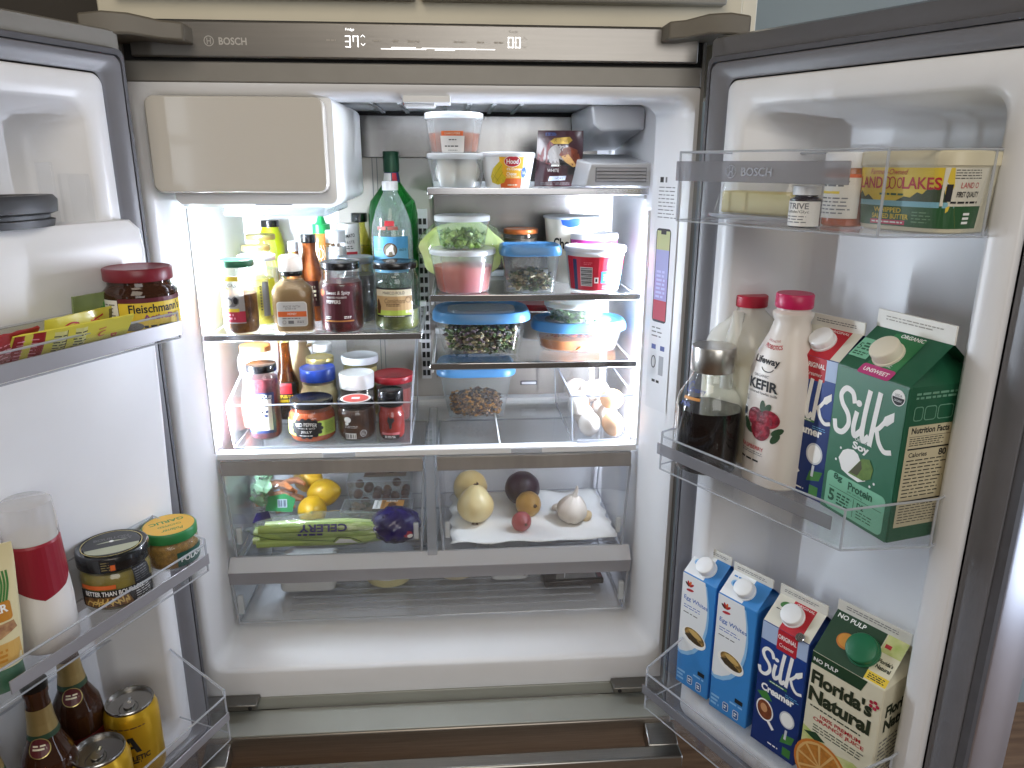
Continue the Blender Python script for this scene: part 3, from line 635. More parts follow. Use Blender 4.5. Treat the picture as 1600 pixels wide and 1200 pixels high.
GOLD = M('gold_lid', 'c9b878', .3, metal=.8); BLKLID = M('black_lid', '141416', .25, coat=.3); GREENLID = M('green_lid', '1f5a3c', .35); WLID = M('white_metal_lid', 'dfe3ea', .25)
YEL = M('label_yellow', 'e3c53a', .5); CRM = M('label_cream', 'e8dfc4', .55); ORG = M('label_orange', 'd8662c', .5); GRN = M('label_green', '3f7d3a', .5); LIME = M('label_lime', 'b9cf58', .5); BLU = M('label_blue', '2c5fb0', .5); SKY = M('label_sky', '6fb4dc', .5); NAVY = M('label_navy', '1c2d5c', .5); PINKR = M('label_crimson', 'b02a44', .5); MAROON = M('label_maroon', '5a1424', .5); TAN = M('label_tan', 'c9a878', .55); BRN = M('print_brown', '5a3a22', .55)

# ------------------------------------------------------------------ left shelf: condiments
OLIVE = colm('olive_brine', '8a5a1c', .35, .6, 60, '3a1a10')
t, L = jar('tall jar with dark green lid and red-brown fruit, front left of shelf', (-.346, .125, ZL), .032, .134, GREENLID, OLIVE, .60, lidh=.012, neck=.9, sh=.80, rot=-4)
P = Print(); P.rect(-.024, .022, .022, .108, clear('label_film', (.97, .97, .97), .2, body=.55), 0).rect(-.018, .098, .014, .106, YEL, 1)
P.text('SOGNI', -.003, .091, .026, .006, INK, arc=.9).ell(-.010, .083, .006, .006, YEL, 1, 0, 180)
P.poly([(-.020, .056), (-.014, .066), (-.006, .070), (.000, .067), (.006, .072), (.013, .066), (.012, .058), (.004, .052), (-.008, .051)], GREYINK, 1)
P.ell(-.007, .060, .007, .006, M('stone_grey', 'b5b1a8', .6), 2).ell(.007, .063, .004, .006, INK, 2).rect(-.020, .043, .012, .049, YEL, 2).rect(-.024, .024, .022, .044, PINKR, 1).lines(-.019, .028, .006, .041, 2, M('pink_ink', 'e8a0b0', .5), 2)
P.build('label', t, L.wrap(-96))
JUICE = colm('pale_brine', 'b8a83c', .3, .5, 50, '7d7420')
t, L = jar('jar of olives with white metal lid behind the green lidded jar', (-.330, .205, ZL), .036, .133, WLID, JUICE, .62, lidh=.010, neck=.92, sh=.8)
P = Print(); P.rect(-.006, .02, .006, .085, GREYINK, 0); P.lines(-.0105, .03, -.0075, .08, 9, INK, 1).rect(.007, .02, .022, .09, M('acid_yellow', 'd0d630', .5), 0); P.build('label', t, L.wrap(-58))
jar('shorter gold lidded jar near the left wall of the shelf', (-.345, .265, ZL), .029, .145, GOLD, JUICE, .6, lidh=.010, neck=.9, sh=.8)
jar('taller gold lidded jar at the back of the left shelf', (-.352, .335, ZL), .031, .160, GOLD, colm('pale_green_brine', 'c8c878', .3), .6, lidh=.010, neck=.9, sh=.82)
t, L = bottle('lime juice bottle with dark cap at the back left', (-.345, .395, ZL), [(0, .024), (.004, .027), (.06, .028), (.10, .026), (.13, .027), (.155, .022), (.165, .018), (.172, .017)], M('lime_plastic', 'b4bf22', .3, sss=.2), cap_prof(.170, .019, .014), BLKLID)
P = Print(); P.rect(-.022, .02, .022, .10, PAPER, 0).rect(-.022, .085, .022, .10, M('acid_yellow', 'd0d630', .5), 1).lines(-.018, .03, .018, .08, 6, GREYINK, 1); P.build('label', t, L.wrap(-90))
MUST = M('honey_mustard', 'a58a62', .35, noise=.12, ns=30, sss=.1)
t, L = bottle('squat tan honey mustard squeeze bottle with pale cap', (-.252, .133, ZL), [(0, .033, 4), (.003, .0355, 4.5), (.03, .0365, 4.5), (.06, .0365, 4.5), (.076, .037, 4), (.084, .033, 3), (.092, .024, 2.4), (.098, .018, 2), (.106, .0175, 2), (.114, .0175, 2)], clear('mustard_plastic', (.9, .86, .8), .15, body=.15, bodycol=(.6, .5, .35)), [(.112, .0215), (.120, .0215), (.134, .0205), (.138, .019), (.140, .016)], clear('pale_cap', (.9, .88, .86), .2, body=.7, bodycol=(.85, .8, .76)), .094, MUST, name='mustard_bottle', k=.62, seg=48, rot=3)
lobj('seal', [(.103, .0192), (.1035, .0196), (.1115, .0196), (.112, .0192)], BLKLID, t, 28)
P = Print(); P.rect(-.027, .012, .027, .058, PAPER, 0, r=.006).rect(-.0255, .0135, .0255, .0565, M('label_silver', 'c9cacb', .4), 1, r=.005).rect(-.0255, .030, .0255, .040, ORG, 2)
P.text('MADE WITH', 0, .049, .030, .0045, GREYINK, 2).text('HONEY', 0, .0355, .016, .004, WINK, 3).lines(-.012, .0435, .012, .046, 1, GREYINK, 2).lines(-.018, .0255, .018, .0285, 1, GREYINK, 2).rect(-.008, .017, .002, .023, GREYINK, 2).ring(-.015, .020, .003, .003, .0008, GREYINK, 2).lines(.008, .018, .02, .023, 2, GREYINK, 2); P.build('label', t, L.flat())
t, L = bottle('small bottle with white flip cap behind the honey mustard', (-.262, .215, ZL), [(0, .016), (.09, .016), (.12, .010), (.14, .009)], M('amber_sauce', 'a8672c', .3, noise=.2), cap_prof(.138, .0095, .018), WPLAST)
t, L = bottle('orange hot sauce bottle with dark cap', (-.236, .235, ZL), [(0, .021), (.003, .023), (.095, .023), (.12, .016), (.135, .0125), (.155, .0125)], M('orange_sauce', 'b4612a', .25, noise=.25, ns=35, col2='6e3518', coat=.4), cap_prof(.152, .0145, .016), BLKLID, name='sauce_bottle')
P = Print(); P.rect(-.018, .03, .018, .08, M('sauce_label_dark', '3a1a1a', .4), 0).lines(-.013, .04, .013, .072, 4, CRM, 1); P.build('label', t, L.wrap(-90))
t, L = bottle('chili sauce squeeze bottle with bright green pointed cap', (-.222, .305, ZL), [(0, .025), (.003, .027), (.08, .027), (.13, .026), (.155, .0225), (.163, .018), (.166, .016)], M('chili_sauce', 'c07a34', .25, noise=.25, ns=30, coat=.4), [(.164, .018), (.182, .0175), (.1825, .012), (.186, .009), (.196, .0062), (.206, .0035), (.210, .002)], M('green_tip', '1f9a50', .35), name='sauce_bottle')
P = Print()
for i in range(9):
    a = -.022 + i * .0055; P.stroke([(a, .11), (a + .004, .125), (a + .001, .142)], .0009, CRM, 0)
P.ring(0, .125, .007, .010, .001, WINK, 1); P.build('label', t, L.wrap(-90))
t, L = jar('small spice jar with white cap and blue print', (-.188, .262, ZL), .021, .174, WPLAST, M('spice_clear', 'cfd2d6', .4), .93, lidh=.024, lidr=.0195, neck=.88, sh=.84, name='spice_jar')
P = Print(); P.rect(-.017, .10, .017, .142, PAPER, 0)
for i in range(5): P.stroke([(-.010 + i * .004, .110), (-.006 + i * .004, .122), (-.012 + i * .004, .130), (-.004 + i * .003, .136)], .0011, BLU, 1)
P.lines(-.012, .103, .012, .109, 2, BLU, 1); P.build('label', t, L.wrap(-92))
t, L = bottle('white paste tube with lettering standing on its cap', (-.172, .325, ZL), [(0, .0225), (.004, .0235), (.16, .0235), (.179, .0235), (.182, .022)], M('tube_white', 'e2e2e0', .35), [(.0, .0245), (.004, .0245)], WPLAST, name='paste_tube', cat='tube')
P = Print(); P.text('TOMATO', .004, .158, .026, .007, INK, 1, bold=.02, rot=8).text('PASTE', .006, .145, .020, .006, INK, 1, rot=8).rect(-.022, .118, .022, .126, REDINK, 0).lines(-.015, .131, .016, .139, 2, GREYINK, 1); P.build('label', t, L.wrap(-90))
bottle('oil bottle with black cap behind the paste tube', (-.156, .39, ZL), [(0, .025), (.003, .028), (.11, .028), (.145, .020), (.17, .0125), (.185, .012)], clear('oil_glass', (.75, .72, .3), .05, body=.15, bodycol=(.5, .45, .1)), cap_prof(.18, .017, .019), BLKLID, .13, M('yellow_oil', 'a39a2c', .2), name='oil_bottle')
PEP = colm('red_peppers', '6a1418', .3, .6, 55, '2c0a10')
t, L = jar('jar of sweet red peppers with black lid, front of left shelf', (-.163, .130, ZL), .040, .129, BLKLID, PEP, .80, lidh=.013, neck=.84, sh=.72, lidr=.0355)
P = Print(); P.rect(-.028, .020, .028, .088, M('pepper_label', '4a1420', .4), 0).rect(-.028, .0235, .028, .026, M('gold_line', 'c98a4a', .4), 1).ell(-.031, .076, .0055, .0055, ORG, 1)
P.text('Sweet & Spicy', .001, .0755, .044, .0085, WINK, 2, shear=.2).text('ROASTED PIQUANTE', -.002, .0675, .036, .004, WINK, 2).text('PEPPERS', -.008, .060, .026, .0065, WINK, 2, bold=.02).lines(-.024, .028, -.012, .034, 2, WINK, 2).lines(.010, .029, .024, .034, 2, WINK, 2); P.build('label', t, L.wrap(-92))
jar('dark jar with grey lid behind the pepper jar', (-.145, .215, ZL), .037, .128, M('grey_lid', '8d9194', .3, metal=.6), colm('dark_brine', '33302c', .4), .8, lidh=.012, neck=.86, sh=.74)
COR = colm('cornichon_brine', '6d7434', .35, .6, 45, '3c4420')
t, L = jar('cornichon pickle jar with black lid and tan label', (-.064, .146, ZL), .0425, .127, BLKLID, COR, .34, lidh=.012, neck=.88, sh=.76, lidr=.0415)
P = Print(); P.rect(-.036, .028, .036, .082, INK, 0).rect(-.0355, .0315, .0355, .079, CRM, 1).rect(-.0355, .0315, .0355, .067, TAN, 2).rect(-.0355, .0315, .0355, .041, LIME, 3)
P.text('MARCO POLO', 0, .073, .040, .0055, INK, 3).text('Cornichons', .002, .0585, .038, .009, BRN, 4, shear=.25).lines(-.014, .048, .014, .0535, 2, BRN, 4).poly([(-.034, .034), (-.027, .034), (-.025, .048), (-.029, .060), (-.032, .062), (-.034, .052)], BRN, 4)
P.ring(.027, .060, .005, .005, .001, BRN, 4).ell(.024, .038, .003, .003, CRM, 4).ell(.031, .038, .003, .003, CRM, 4).lines(-.02, .029, .02, .031, 1, WINK, 2); P.build('label', t, L.wrap(-92))
PETC = clear('clear_pet', (.94, .97, .97), .04, body=.16, bodycol=(.8, .86, .88))
t, L = bottle('tall clear plastic bottle with white cap and blue bear label', (-.076, .252, ZL), [(0, .030), (.004, .037), (.012, .040), (.16, .040), (.185, .038), (.215, .029), (.238, .018), (.246, .0135), (.252, .0135)], PETC, cap_prof(.250, .0155, .017), WPLAST, name='water_bottle')
P = Print(); P.rect(-.038, .095, .038, .164, SKY, 0).rect(-.038, .142, .038, .164, M('label_blue_mid', '4f9fd6', .45), 1).ring(0, .139, .0125, .0125, .0022, BRN, 3).ell(0, .139, .0118, .0118, M('bear_ground', '8c8470', .5), 2)
P.poly([(-.009, .129), (-.007, .140), (-.002, .145), (.003, .150), (.007, .147), (.006, .141), (.009, .130), (.005, .130), (.003, .136), (-.002, .135), (-.004, .129)], WINK, 4)
P.text('THE SEA', -.025, .139, .016, .0045, INK, 3).text('SINCE 90', .025, .139, .016, .0045, INK, 3).rect(-.010, .184, .010, .194, REDINK, 1).lines(-.026, .176, .026, .184, 1, M('bear_red', 'a05a50', .5), 1, fill=.8); P.build('label', t, L.wrap(-92))
GRNG = clear('green_glass', (.10, .55, .16), .03, body=.25, bodycol=(.02, .22, .05), ior=1.5)
t, L = bottle('large green glass bottle behind the clear bottle', (-.080, .352, ZL), [(0, .040), (.004, .050), (.20, .051), (.225, .046), (.245, .030), (.262, .018), (.285, .0145), (.318, .0142)], GRNG, cap_prof(.284, .0165, .040), M('green_foil', '17402a', .35, metal=.4), name='green_bottle', capname='neck_foil')
P = Print(); P.rect(-.02, .263, .02, .283, NAVY, 0).rect(-.02, .266, .0, .281, WINK, 1).rect(.002, .266, .012, .281, REDINK, 1); P.build('neck_label', t, L.wrap(-90, .0165))

# ------------------------------------------------------------------ clear box of jars, lower left
bx_ = thing('storage_bin', 'clear plastic bin full of jars on the lowest left shelf', 'bin', (-.2115, .25, ZB))
m = MB(); tray_walls(m, [(-.174, -.140), (.172, -.140), (.172, .148), (-.174, .148)], .006, [.092, .092, .175, .175], .0028, taper=.97); cbuild(m, 'tray', [CLEAR, CLEAREDGE], bx_)
m = MB(); m.tube([(-.150, -.134, .0035), (.150, -.134, .0035)], .003, 8); m.tube([(-.15, .13, .0035), (.15, .13, .0035)], .003, 8); m.build('foot_rail', CLEAREDGE, bx_)
JZ = ZB + .009
RASP = colm('jam_red', '7d2a34', .35, .5, 60, '3c1420')
t, L = jar('tall jam jar with black lid and white label in the clear bin', (-.331, .168, JZ), .030, .150, BLKLID, RASP, .9, lidh=.014, neck=.92, sh=.80, n=2.6, name='jam_jar')
P = Print(); P.rect(-.021, .022, .021, .088, PAPER, 0).rect(-.027, .085, .027, .098, NAVY, 1).rect(-.0265, .018, -.021, .088, NAVY, 1).rect(.021, .018, .0265, .088, NAVY, 1).rect(-.0265, .016, .0265, .022, NAVY, 1)
P.text('ST. DALFOUR', 0, .0915, .046, .007, WINK, 2, arc=.5).lines(-.012, .0775, .012, .0825, 1, GREYINK, 1).lines(-.015, .068, .015, .074, 1, GREYINK, 1)
g = random.Random(4)
for i in range(9): P.ell(g.uniform(-.014, .014), g.uniform(.050, .062), .0032, .0026, INK if i % 2 else NAVY, 1, seg=8, rot=g.uniform(0, 90))
P.lines(-.014, .026, .014, .046, 4, GREYINK, 1, fill=.3); P.build('label', t, L.wrap(-92))
t, L = bottle('curvy clear squeeze bottle with orange cap behind the jam jar', (-.356, .232, JZ), [(0, .028), (.004, .036), (.04, .038), (.075, .034), (.10, .030), (.125, .036), (.145, .037), (.158, .030), (.162, .026)], clear('milky_squeeze', (.95, .93, .9), .12, body=.25, bodycol=(.9, .85, .78)), cap_prof(.160, .030, .012), M('orange_cap', 'd98a4c', .35), .055, M('orange_sauce2', 'd05a20', .3, noise=.2), name='sauce_bottle')
t, L = bottle('dark syrup bottle with red label beside the cream jug', (-.312, .285, JZ), [(0, .020), (.003, .024), (.075, .024), (.105, .014), (.14, .0115), (.17, .0115)], clear('amber_glass', (.45, .22, .06), .04, body=.45, bodycol=(.16, .06, .02)), cap_prof(.165, .013, .012), GOLD, .10, M('dark_syrup', '3a1608', .25), name='syrup_bottle', n=3)
P = Print(); P.rect(-.020, .040, .020, .082, INK, 0).rect(-.012, .058, .010, .080, REDINK, 1).rect(-.020, .040, .020, .046, YEL, 1).lines(-.014, .048, .014, .056, 2, YEL, 1); P.build('label', t, L.wrap(-80))
t, L = bottle('cream coloured jug with a loop handle at the back of the bin', (-.292, .362, JZ), [(0, .020), (.004, .026), (.05, .031), (.085, .030), (.115, .021), (.135, .014), (.15, .012)], M('cream_jug', 'cfc3a2', .35), cap_prof(.148, .014, .014), WPLAST, name='syrup_jug', cat='jug')
m = MB(); m.tube(smooth_pts3 if False else [(.012, -.002, .138), (.024, -.004, .142), (.034, -.006, .134), (.036, -.006, .120), (.030, -.005, .106), (.024, -.003, .100)], .0045, 8); m.build('handle', M('cream_jug', 'cfc3a2'), t, smooth=60)
jar('clear jar with white screw cap at the back of the bin', (-.246, .352, JZ), .024, .146, WPLAST, None, lidh=.016, neck=.84, sh=.8)
jar('jar with shiny gold lid behind the blue lidded jar', (-.240, .288, JZ), .031, .132, GOLD, M('pale_relish', 'b7b58c', .5), .7, lidh=.012, neck=.88)
t, L = jar('mayonnaise jar with wide blue lid', (-.238, .242, JZ), .0385, .122, M('blue_lid', '2747a6', .3), M('mayonnaise', 'e8dcae', .4), .93, lidh=.026, neck=.86, sh=.66, lidr=.0355)
t, L = jar('squat jar of orange pepper jelly with black lid and green label', (-.238, .158, JZ), .0455, .082, BLKLID, M('pepper_jelly', 'c4551c', .25, noise=.3, ns=40), .86, lidh=.013, neck=.88, sh=.70, lidr=.0415)
P = Print(); P.rect(-.062, .016, .062, .046, LIME, 0).ell(-.003, .032, .029, .0185, INK, 1)
for k in range(14):
    a = 2 * math.pi * k / 14; P.ell(-.003 + .028 * math.cos(a), .032 + .0172 * math.sin(a), .0052, .0042, INK, 1, seg=10)
P.text('RED PEPPER', -.003, .0405, .042, .0075, WINK, 2, arc=.5, bold=.01).text('sweet & spicy', -.003, .0325, .034, .004, WINK, 2).text('JELLY', -.003, .025, .022, .006, WINK, 2, bold=.02).lines(-.017, .0165, .012, .0195, 1, WINK, 2).lines(.034, .02, .056, .042, 6, GRN, 1, fill=.3); P.build('label', t, L.wrap(-92))
t, L = jar('wide jar of pale spread with white and blue lid', (-.158, .298, JZ), .041, .132, WLID, M('pale_spread', 'c9bf78', .4, noise=.2), .92, lidh=.015, neck=.88, sh=.6, lidr=.0385)
t, L = jar('dark spice jar with broad white cap', (-.158, .232, JZ), .035, .112, WPLAST, colm('dark_spice', '4a4238', .6, .5, 120), .92, lidh=.030, lidr=.0355, neck=.93, sh=.8, name='spice_jar')
t, L = jar('jar of brown sauce with red sticker on its black lid', (-.152, .158, JZ), .037, .078, BLKLID, M('brown_sauce', '5a3418', .3, noise=.35, ns=50, col2='2e160a'), .93, lidh=.011, neck=.9, sh=.76, lidr=.0365)
P = Print(); P.ell(0, 0, .030, .030, M('lid_sticker_white', 'dcd8d4', .4), 0).ell(0, 0, .025, .025, M('lid_sticker_red', 'c2473e', .4), 1).rect(-.008, -.006, .008, .006, M('lid_sticker_white', 'dcd8d4'), 2); P.build('lid_sticker', t, plane_map((0, 0, .0780), (1, 0, 0), (0, 1, 0)))
P = Print(); P.ell(-.012, .045, .007, .006, WINK, 1).ell(-.014, .037, .004, .003, WINK, 1).lines(-.018, .028, .010, .034, 2, WINK, 1, fill=.3).rect(-.018, .006, .004, .018, WINK, 1).bars(-.017, .008, .003, .016, 14, INK, 2).ring(.018, .017, .006, .0065, .0008, WINK, 1).lines(.014, .013, .022, .021, 3, WINK, 1, fill=.3); P.build('label', t, L.wrap(-92))
REDLID = M('red_lid', '9c1f2a', .35)
tub('round tub with wide red lid in the right corner of the bin', (-.086, .262, JZ), .033, .038, .100, CLEARTUB, REDLID, M('tomato_sauce', '8a2c20', .4), .8, lidh=.012, lidr=.043)
t, L = jar('small red jar with tall black cap at the bin corner', (-.083, .152, JZ), .0265, .098, BLKLID, M('red_sauce', 'a8261c', .25, noise=.3, ns=40), .95, lidh=.030, lidr=.0245, neck=.86, sh=.66)
P = Print(); P.poly([(-.006, .040), (-.003, .034), (-.002, .024), (.002, .024), (.003, .034), (.009, .041), (.006, .047), (.001, .045), (-.003, .050)], INK, 1).rect(-.018, .011, .018, .016, M('pink_ink2', 'd06a70', .5), 1).rect(-.018, .003, .018, .011, INK, 1).lines(-.012, .004, .012, .010, 2, WINK, 2); P.build('label', t, L.wrap(-92))

# ------------------------------------------------------------------ right shelves
ORFOOD = colm('orange_soup', 'c06a34', .5, .4, 30, '8a5038')
t, L = tub('tall deli tub with orange contents and paper label on top of another tub', (.050, .158, Z1 + .0605), .043, .051, .068, FROST, FROSTLID, ORFOOD, .55, name='deli_tub')
P = Print(); P.rect(-.025, .0, .023, .028, PAPER, 0).rect(-.0225, .028, .020, .036, ORG, 0).text('CHARCUTERIE', -.001, .032, .030, .0035, CRM, 1).lines(-.008, .020, .010, .023, 1, INK, 1).lines(-.017, .009, .018, .0125, 1, INK, 1).lines(-.010, .003, .012, .005, 1, GREYINK, 1); P.build('label', t, L.wrap(-93))
t, L = tub('deli tub holding peeled boiled eggs on the top shelf', (.054, .158, Z1), .044, .0525, .0600, FROST, FROSTLID, name='deli_tub')
for x, y in ((-.018, -.012), (.020, -.010), (.0, .022)):
    m = MB(); m.ball((0, 0, 0), .021, .021, .025, 18, 12); m.build('peeled_egg', M('boiled_egg', 'eeeade', .4, sss=.2), t, loc=(x, y, .028), smooth=180)
t, L = tub('yellow and orange cottage cheese tub with red brand oval', (.146, .152, Z1), .040, .0485, .062, WPLAST, WLID, name='cottage_cheese_tub', lidh=.006)
CCY = M('cottage_yellow', 'e8b02c', .45)
P = Print(); P.rect(-.020, .001, .026, .055, CCY, 0).rect(-.020, .001, .026, .017, ORG, 1).ell(.004, .046, .0155, .0098, REDINK, 2).ring(.004, .046, .0150, .0094, .0008, WINK, 3).text('Hood', .004, .046, .022, .0085, WINK, 4, bold=.03)
P.text('4% Cottage', .008, .0325, .030, .0055, WINK, 2, bold=.01).text('Cheese', .003, .025, .020, .0060, WINK, 2, bold=.01).text('with Pineapple', .006, .0195, .028, .003, WINK, 3).ell(.029, .027, .006, .0095, BLU, 3).text('16', .029, .027, .006, .006, WINK, 4).lines(-.005, .004, .018, .0075, 1, CRM, 3)
P.poly([(-.040, .010), (-.026, .006), (-.012, .010), (-.008, .018), (-.016, .026), (-.014, .040), (-.020, .046), (-.034, .034), (-.042, .020)], M('pineapple', 'd8c22a', .5, noise=.2, ns=200), 2)
for a, b in (((-.038, .014), (-.016, .040)), ((-.030, .010), (-.014, .028)), ((-.036, .024), (-.024, .012))): P.stroke([a, b], .0009, M('pineapple_line', '9a8a1c', .5), 3)
P.build('label', t, L.wrap(-88))
# snack pouch leaning on the wall
po = thing('snack_pouch', 'dark snack pouch with a crusty bread picture and gold name scroll', 'pouch', (.246, .200, Z1 + .001), -4)
PW, PHH = .0455, .104
def pouch_pt(u, v, off):
    b = .016 * max(0, 1 - abs(v / PHH - .42) * 1.7) * max(0, math.cos(u / PW * 1.5)) + .0016 * math.sin(u * 190 + v * 60) * (1 - abs(u) / PW * .4)
    return (u * (1 - .05 * v / PHH) + v * .04, v * .20 - b - off - .0006, v * .98)
pouch_pt.cuts = [PHH * i / 12 for i in range(1, 12)]; pouch_pt.du = .007
m = MB(); gx, gz = 14, 14
f_ = [[pouch_pt(-PW + 2 * PW * i / gx, PHH * j / gz, 0) for i in range(gx + 1)] for j in range(gz + 1)]
b_ = [[(p[0], p[1] + .0012 + 2 * max(0, (.2 * PHH * j / gz - p[1])) + .001, p[2]) for p in f_[j]] for j in range(gz + 1)]
for j in range(gz + 1): pass
m.rings([f_[j] + b_[j][::-1] for j in range(gz + 1)]); m.build('pouch_body', M('pouch_foil', '3a2026', .22, coat=.5), po, smooth=60)
P = Print(); P.poly([(-.043, .060), (-.02, .085), (.0, .060), (-.02, .04), (-.043, .05)], M('pouch_maroon', '6a2228', .35), 0).ell(-.004, .058, .020, .020, M('pouch_plate', '8e8a88', .35), 1)
P.poly([(-.002, .058), (.004, .070), (.018, .074), (.034, .068), (.040, .054), (.038, .042), (.026, .038), (.016, .050)], M('crust_brown', '7a3a24', .4, noise=.5, ns=150), 2).poly([(.002, .056), (.016, .060), (.034, .038), (.026, .036), (.010, .046)], M('crumb', 'c89a58', .4, noise=.3, ns=250), 3).poly([(-.002, .052), (.010, .046), (.026, .036), (.0, .040)], INK, 3)
P.poly([(-.020, .084), (-.012, .090), (.018, .092), (.024, .086), (.016, .079), (-.014, .079)], M('gold_scroll', 'a88a3c', .35, metal=.4), 4).text('Roland', .001, .0855, .026, .007, BRN, 5, shear=.3).rect(-.030, .094, -.008, .100, NAVY, 1).text('WHITE', -.012, .030, .022, .006, WINK, 3).poly([(-.020, .010), (.012, .012), (.014, .020), (-.018, .019)], M('pouch_pale', 'c5cfe0', .4), 3).text('SAVORY', -.002, .0152, .020, .004, NAVY, 4).lines(-.016, .036, .004, .042, 1, WINK, 3).rect(.016, .022, .040, .036, INK, 3).lines(-.034, .003, .03, .008, 2, GREYINK, 1)
P.build('print', po, pouch_pt)
# second shelf
CEL = M('celery_green', '8fae5a', .5, noise=.3, ns=60); CEL2 = M('celery_dark', '5f8238', .5)
t, L = tub('deli tub of chopped green celery stacked on the pink tub', (.062, .168, Z2 + .0815), .0425, .0505, .060, CLEARTUB, FROSTLID, name='deli_tub')
m = MB(); chunks(m, 260, lambda g: (lambda a, r: (r * math.cos(a), r * math.sin(a), g.uniform(.004, .030)))(g.uniform(0, 6.28), .041 * math.sqrt(g.random())), .0065, 2, 3, .9); m.build('chopped_celery', [CEL, CEL2], t, smooth=0, kind='stuff')
t, L = tub('frosted deli tub with pink and orange contents', (.062, .168, Z2), .050, .0605, .0810, FROST, FROSTLID, colm('pink_food', 'c02c46', .5, .5, 9, 'd8783c'), .66, name='deli_tub')
cb = thing('cabbage_wedge', 'pale green cabbage wedge in plastic wrap behind the celery tub', 'cabbage', (.062, .262, Z2))
CABM = M('cabbage_leaf', 'b5cc74', .45, noise=.3, ns=25, col2='d8e4b0', sss=.1)
m = MB()
for i in range(5):
    k = 1 - i * .09; m.rings([[(.083 * k * math.cos(a) * (1 + .05 * math.sin(a * 7 + i)), (-.03 + i * .014) + .012 * math.sin(a), .068 + .058 * k * math.sin(a) * (1 + .05 * math.cos(a * 5 + i)) + dz) for a in [2 * math.pi * q / 40 for q in range(40)]] for dz in (0,)] * 1 + [[(.078 * k * math.cos(a), (-.022 + i * .014) + .02 * math.sin(a * 2) * .3, .068 + .054 * k * math.sin(a)) for a in [2 * math.pi * q / 40 for q in range(40)]]])
m.build('leaves', CABM, cb, smooth=60)
m = MB(); m.ball((0, 0, .068), .088, .05, .064, 28, 14, fn=lambda p: 1 + .05 * math.sin(p.x * 17 + p.z * 11) * math.cos(p.y * 9 + p.z * 13)); m.build('plastic_wrap', clear('wrap_film', (.95, .98, .93), .12, body=.12, bodycol=(.7, .85, .5)), cb, smooth=180)
BLUELID = M('blue_snap_lid', '4a82b4', .35, noise=.05, ns=12)
HERB = [M('herb_green', '4a5a30', .6), M('herb_dark', '2c3020', .6), M('herb_tan', '8c8060', .6), M('herb_purple', '5a4a4c', .6)]
def snapbox(label, loc, w0, w1, h, n, ry, fillc, nfill, size, zf, seed, lidh=.012, rot=0, body=None, dent=True, food=None):
    t_, L_ = tub(label, loc, w0, w1, h, body or CLEARTUB, None, None, n=n, rot=rot, name='food_container', cat='container', ry=ry, lidh=lidh)
    hb = h - lidh; W = w1 * 1.06
    lobj('snap_lid', [(hb - .006, W * .99, W * ry * .99, n), (hb - .005, W * 1.02, W * ry * 1.02, n), (hb + .004, W * 1.02, W * ry * 1.02, n), (h - .001, W * .97, W * ry * .97, n), (h, W * .93, W * ry * .93, n), (h - .0045, W * .86, W * ry * .86, n), (h - .005, W * .82, W * ry * .82, n)], BLUELID, t_, 48)
    if dent:
        m_ = MB(); m_.loft(Loft([(h - .0048, W * .72, W * ry * .60, n), (h - .0010, W * .70, W * ry * .58, n), (h - .0010, W * .2, W * ry * .2, n)]), 40); m_.build('lid_window', clear('lid_window_clear', (.9, .93, .96), .15, body=.45, bodycol=(.6, .72, .82)), t_, smooth=40)
    m_ = MB(); chunks(m_, nfill, lambda g: (lambda a, r: (lambda z: (r * (w0 + (w1 - w0) * z / hb) * .88 * math.cos(a), r * (w0 + (w1 - w0) * z / hb) * ry * .88 * math.sin(a), z))(g.uniform(.004, zf * (1 - .25 * r * r))))(g.uniform(0, 6.28), math.sqrt(g.random())), size, len(fillc), seed, .5)
    m_.build(food or 'food', fillc, t_, smooth=0, kind='stuff')
    return t_, L_
snapbox('blue lidded box of green herbs on the middle shelf', (.190, .168, Z2), .046, .054, .087, 5, .85, HERB[:3], 420, .0055, .040, 5, dent=False, food='herbs')
jar('jar with orange lid behind the blue lidded herb box', (.184, .305, Z2), .037, .106, M('orange_metal_lid', 'c06a34', .3, metal=.3), colm('dark_chutney', '4a4030', .5), .9, lidh=.010, neck=.92)
t, L = tub('large white yogurt tub with torn blue foil at the back', (.288, .290, Z2), .046, .056, .130, M('yogurt_cream', 'e6e2d6', .4), None, name='yogurt_tub', lidh=.002)
P = Print(); P.text('Chobani', -.008, .080, .075, .022, INK, 1, bold=.03); P.build('label', t, L.wrap(-95))
m = MB(); m.loft(Loft([(.127, .0575), (.131, .0585), (.1325, .056), (.1325, .02)]), 36, wob=lambda a, z: 1 + .02 * math.sin(a * 5)); m.build('foil_lid', M('foil_seal', 'c9cdd2', .3, metal=.4), t)
P = Print(); P.poly([(-.026, .117), (-.012, .112), (.004, .114), (.016, .121), (.022, .130), (-.030, .130)], M('foil_blue', '2b55b8', .35), 1); P.build('foil_tear', t, L.wrap(-92))
t, L = tub('white lidded tub with magenta band behind the red tub', (.326, .252, Z2), .043, .0485, .101, WPLAST, WLID, name='yogurt_tub', lidh=.009)
P = Print(); P.rect(-.07, .070, .07, .090, M('magenta_band', 'c83a9c', .45), 0); P.build('label', t, L.wrap(-90))
t, L = tub('red cream tub with barcode and blue panel, white lid', (.316, .172, Z2), .047, .056, .084, WPLAST, WLID, name='sour_cream_tub', lidh=.008, lidr=.0595)
RT = M('tub_red', 'bf2338', .4); P = Print(); P.rect(-.075, .004, .075, .067, RT, 0).rect(-.056, .004, -.046, .062, NAVY, 1).rect(-.038, .012, -.012, .048, M('barcode_white', 'd8d8da', .5), 1)
for i in range(14): P.rect(-.037, .0135 + i * .0024, -.013, .0135 + i * .0024 + .0011 + (i % 3) * .0004, INK, 2)
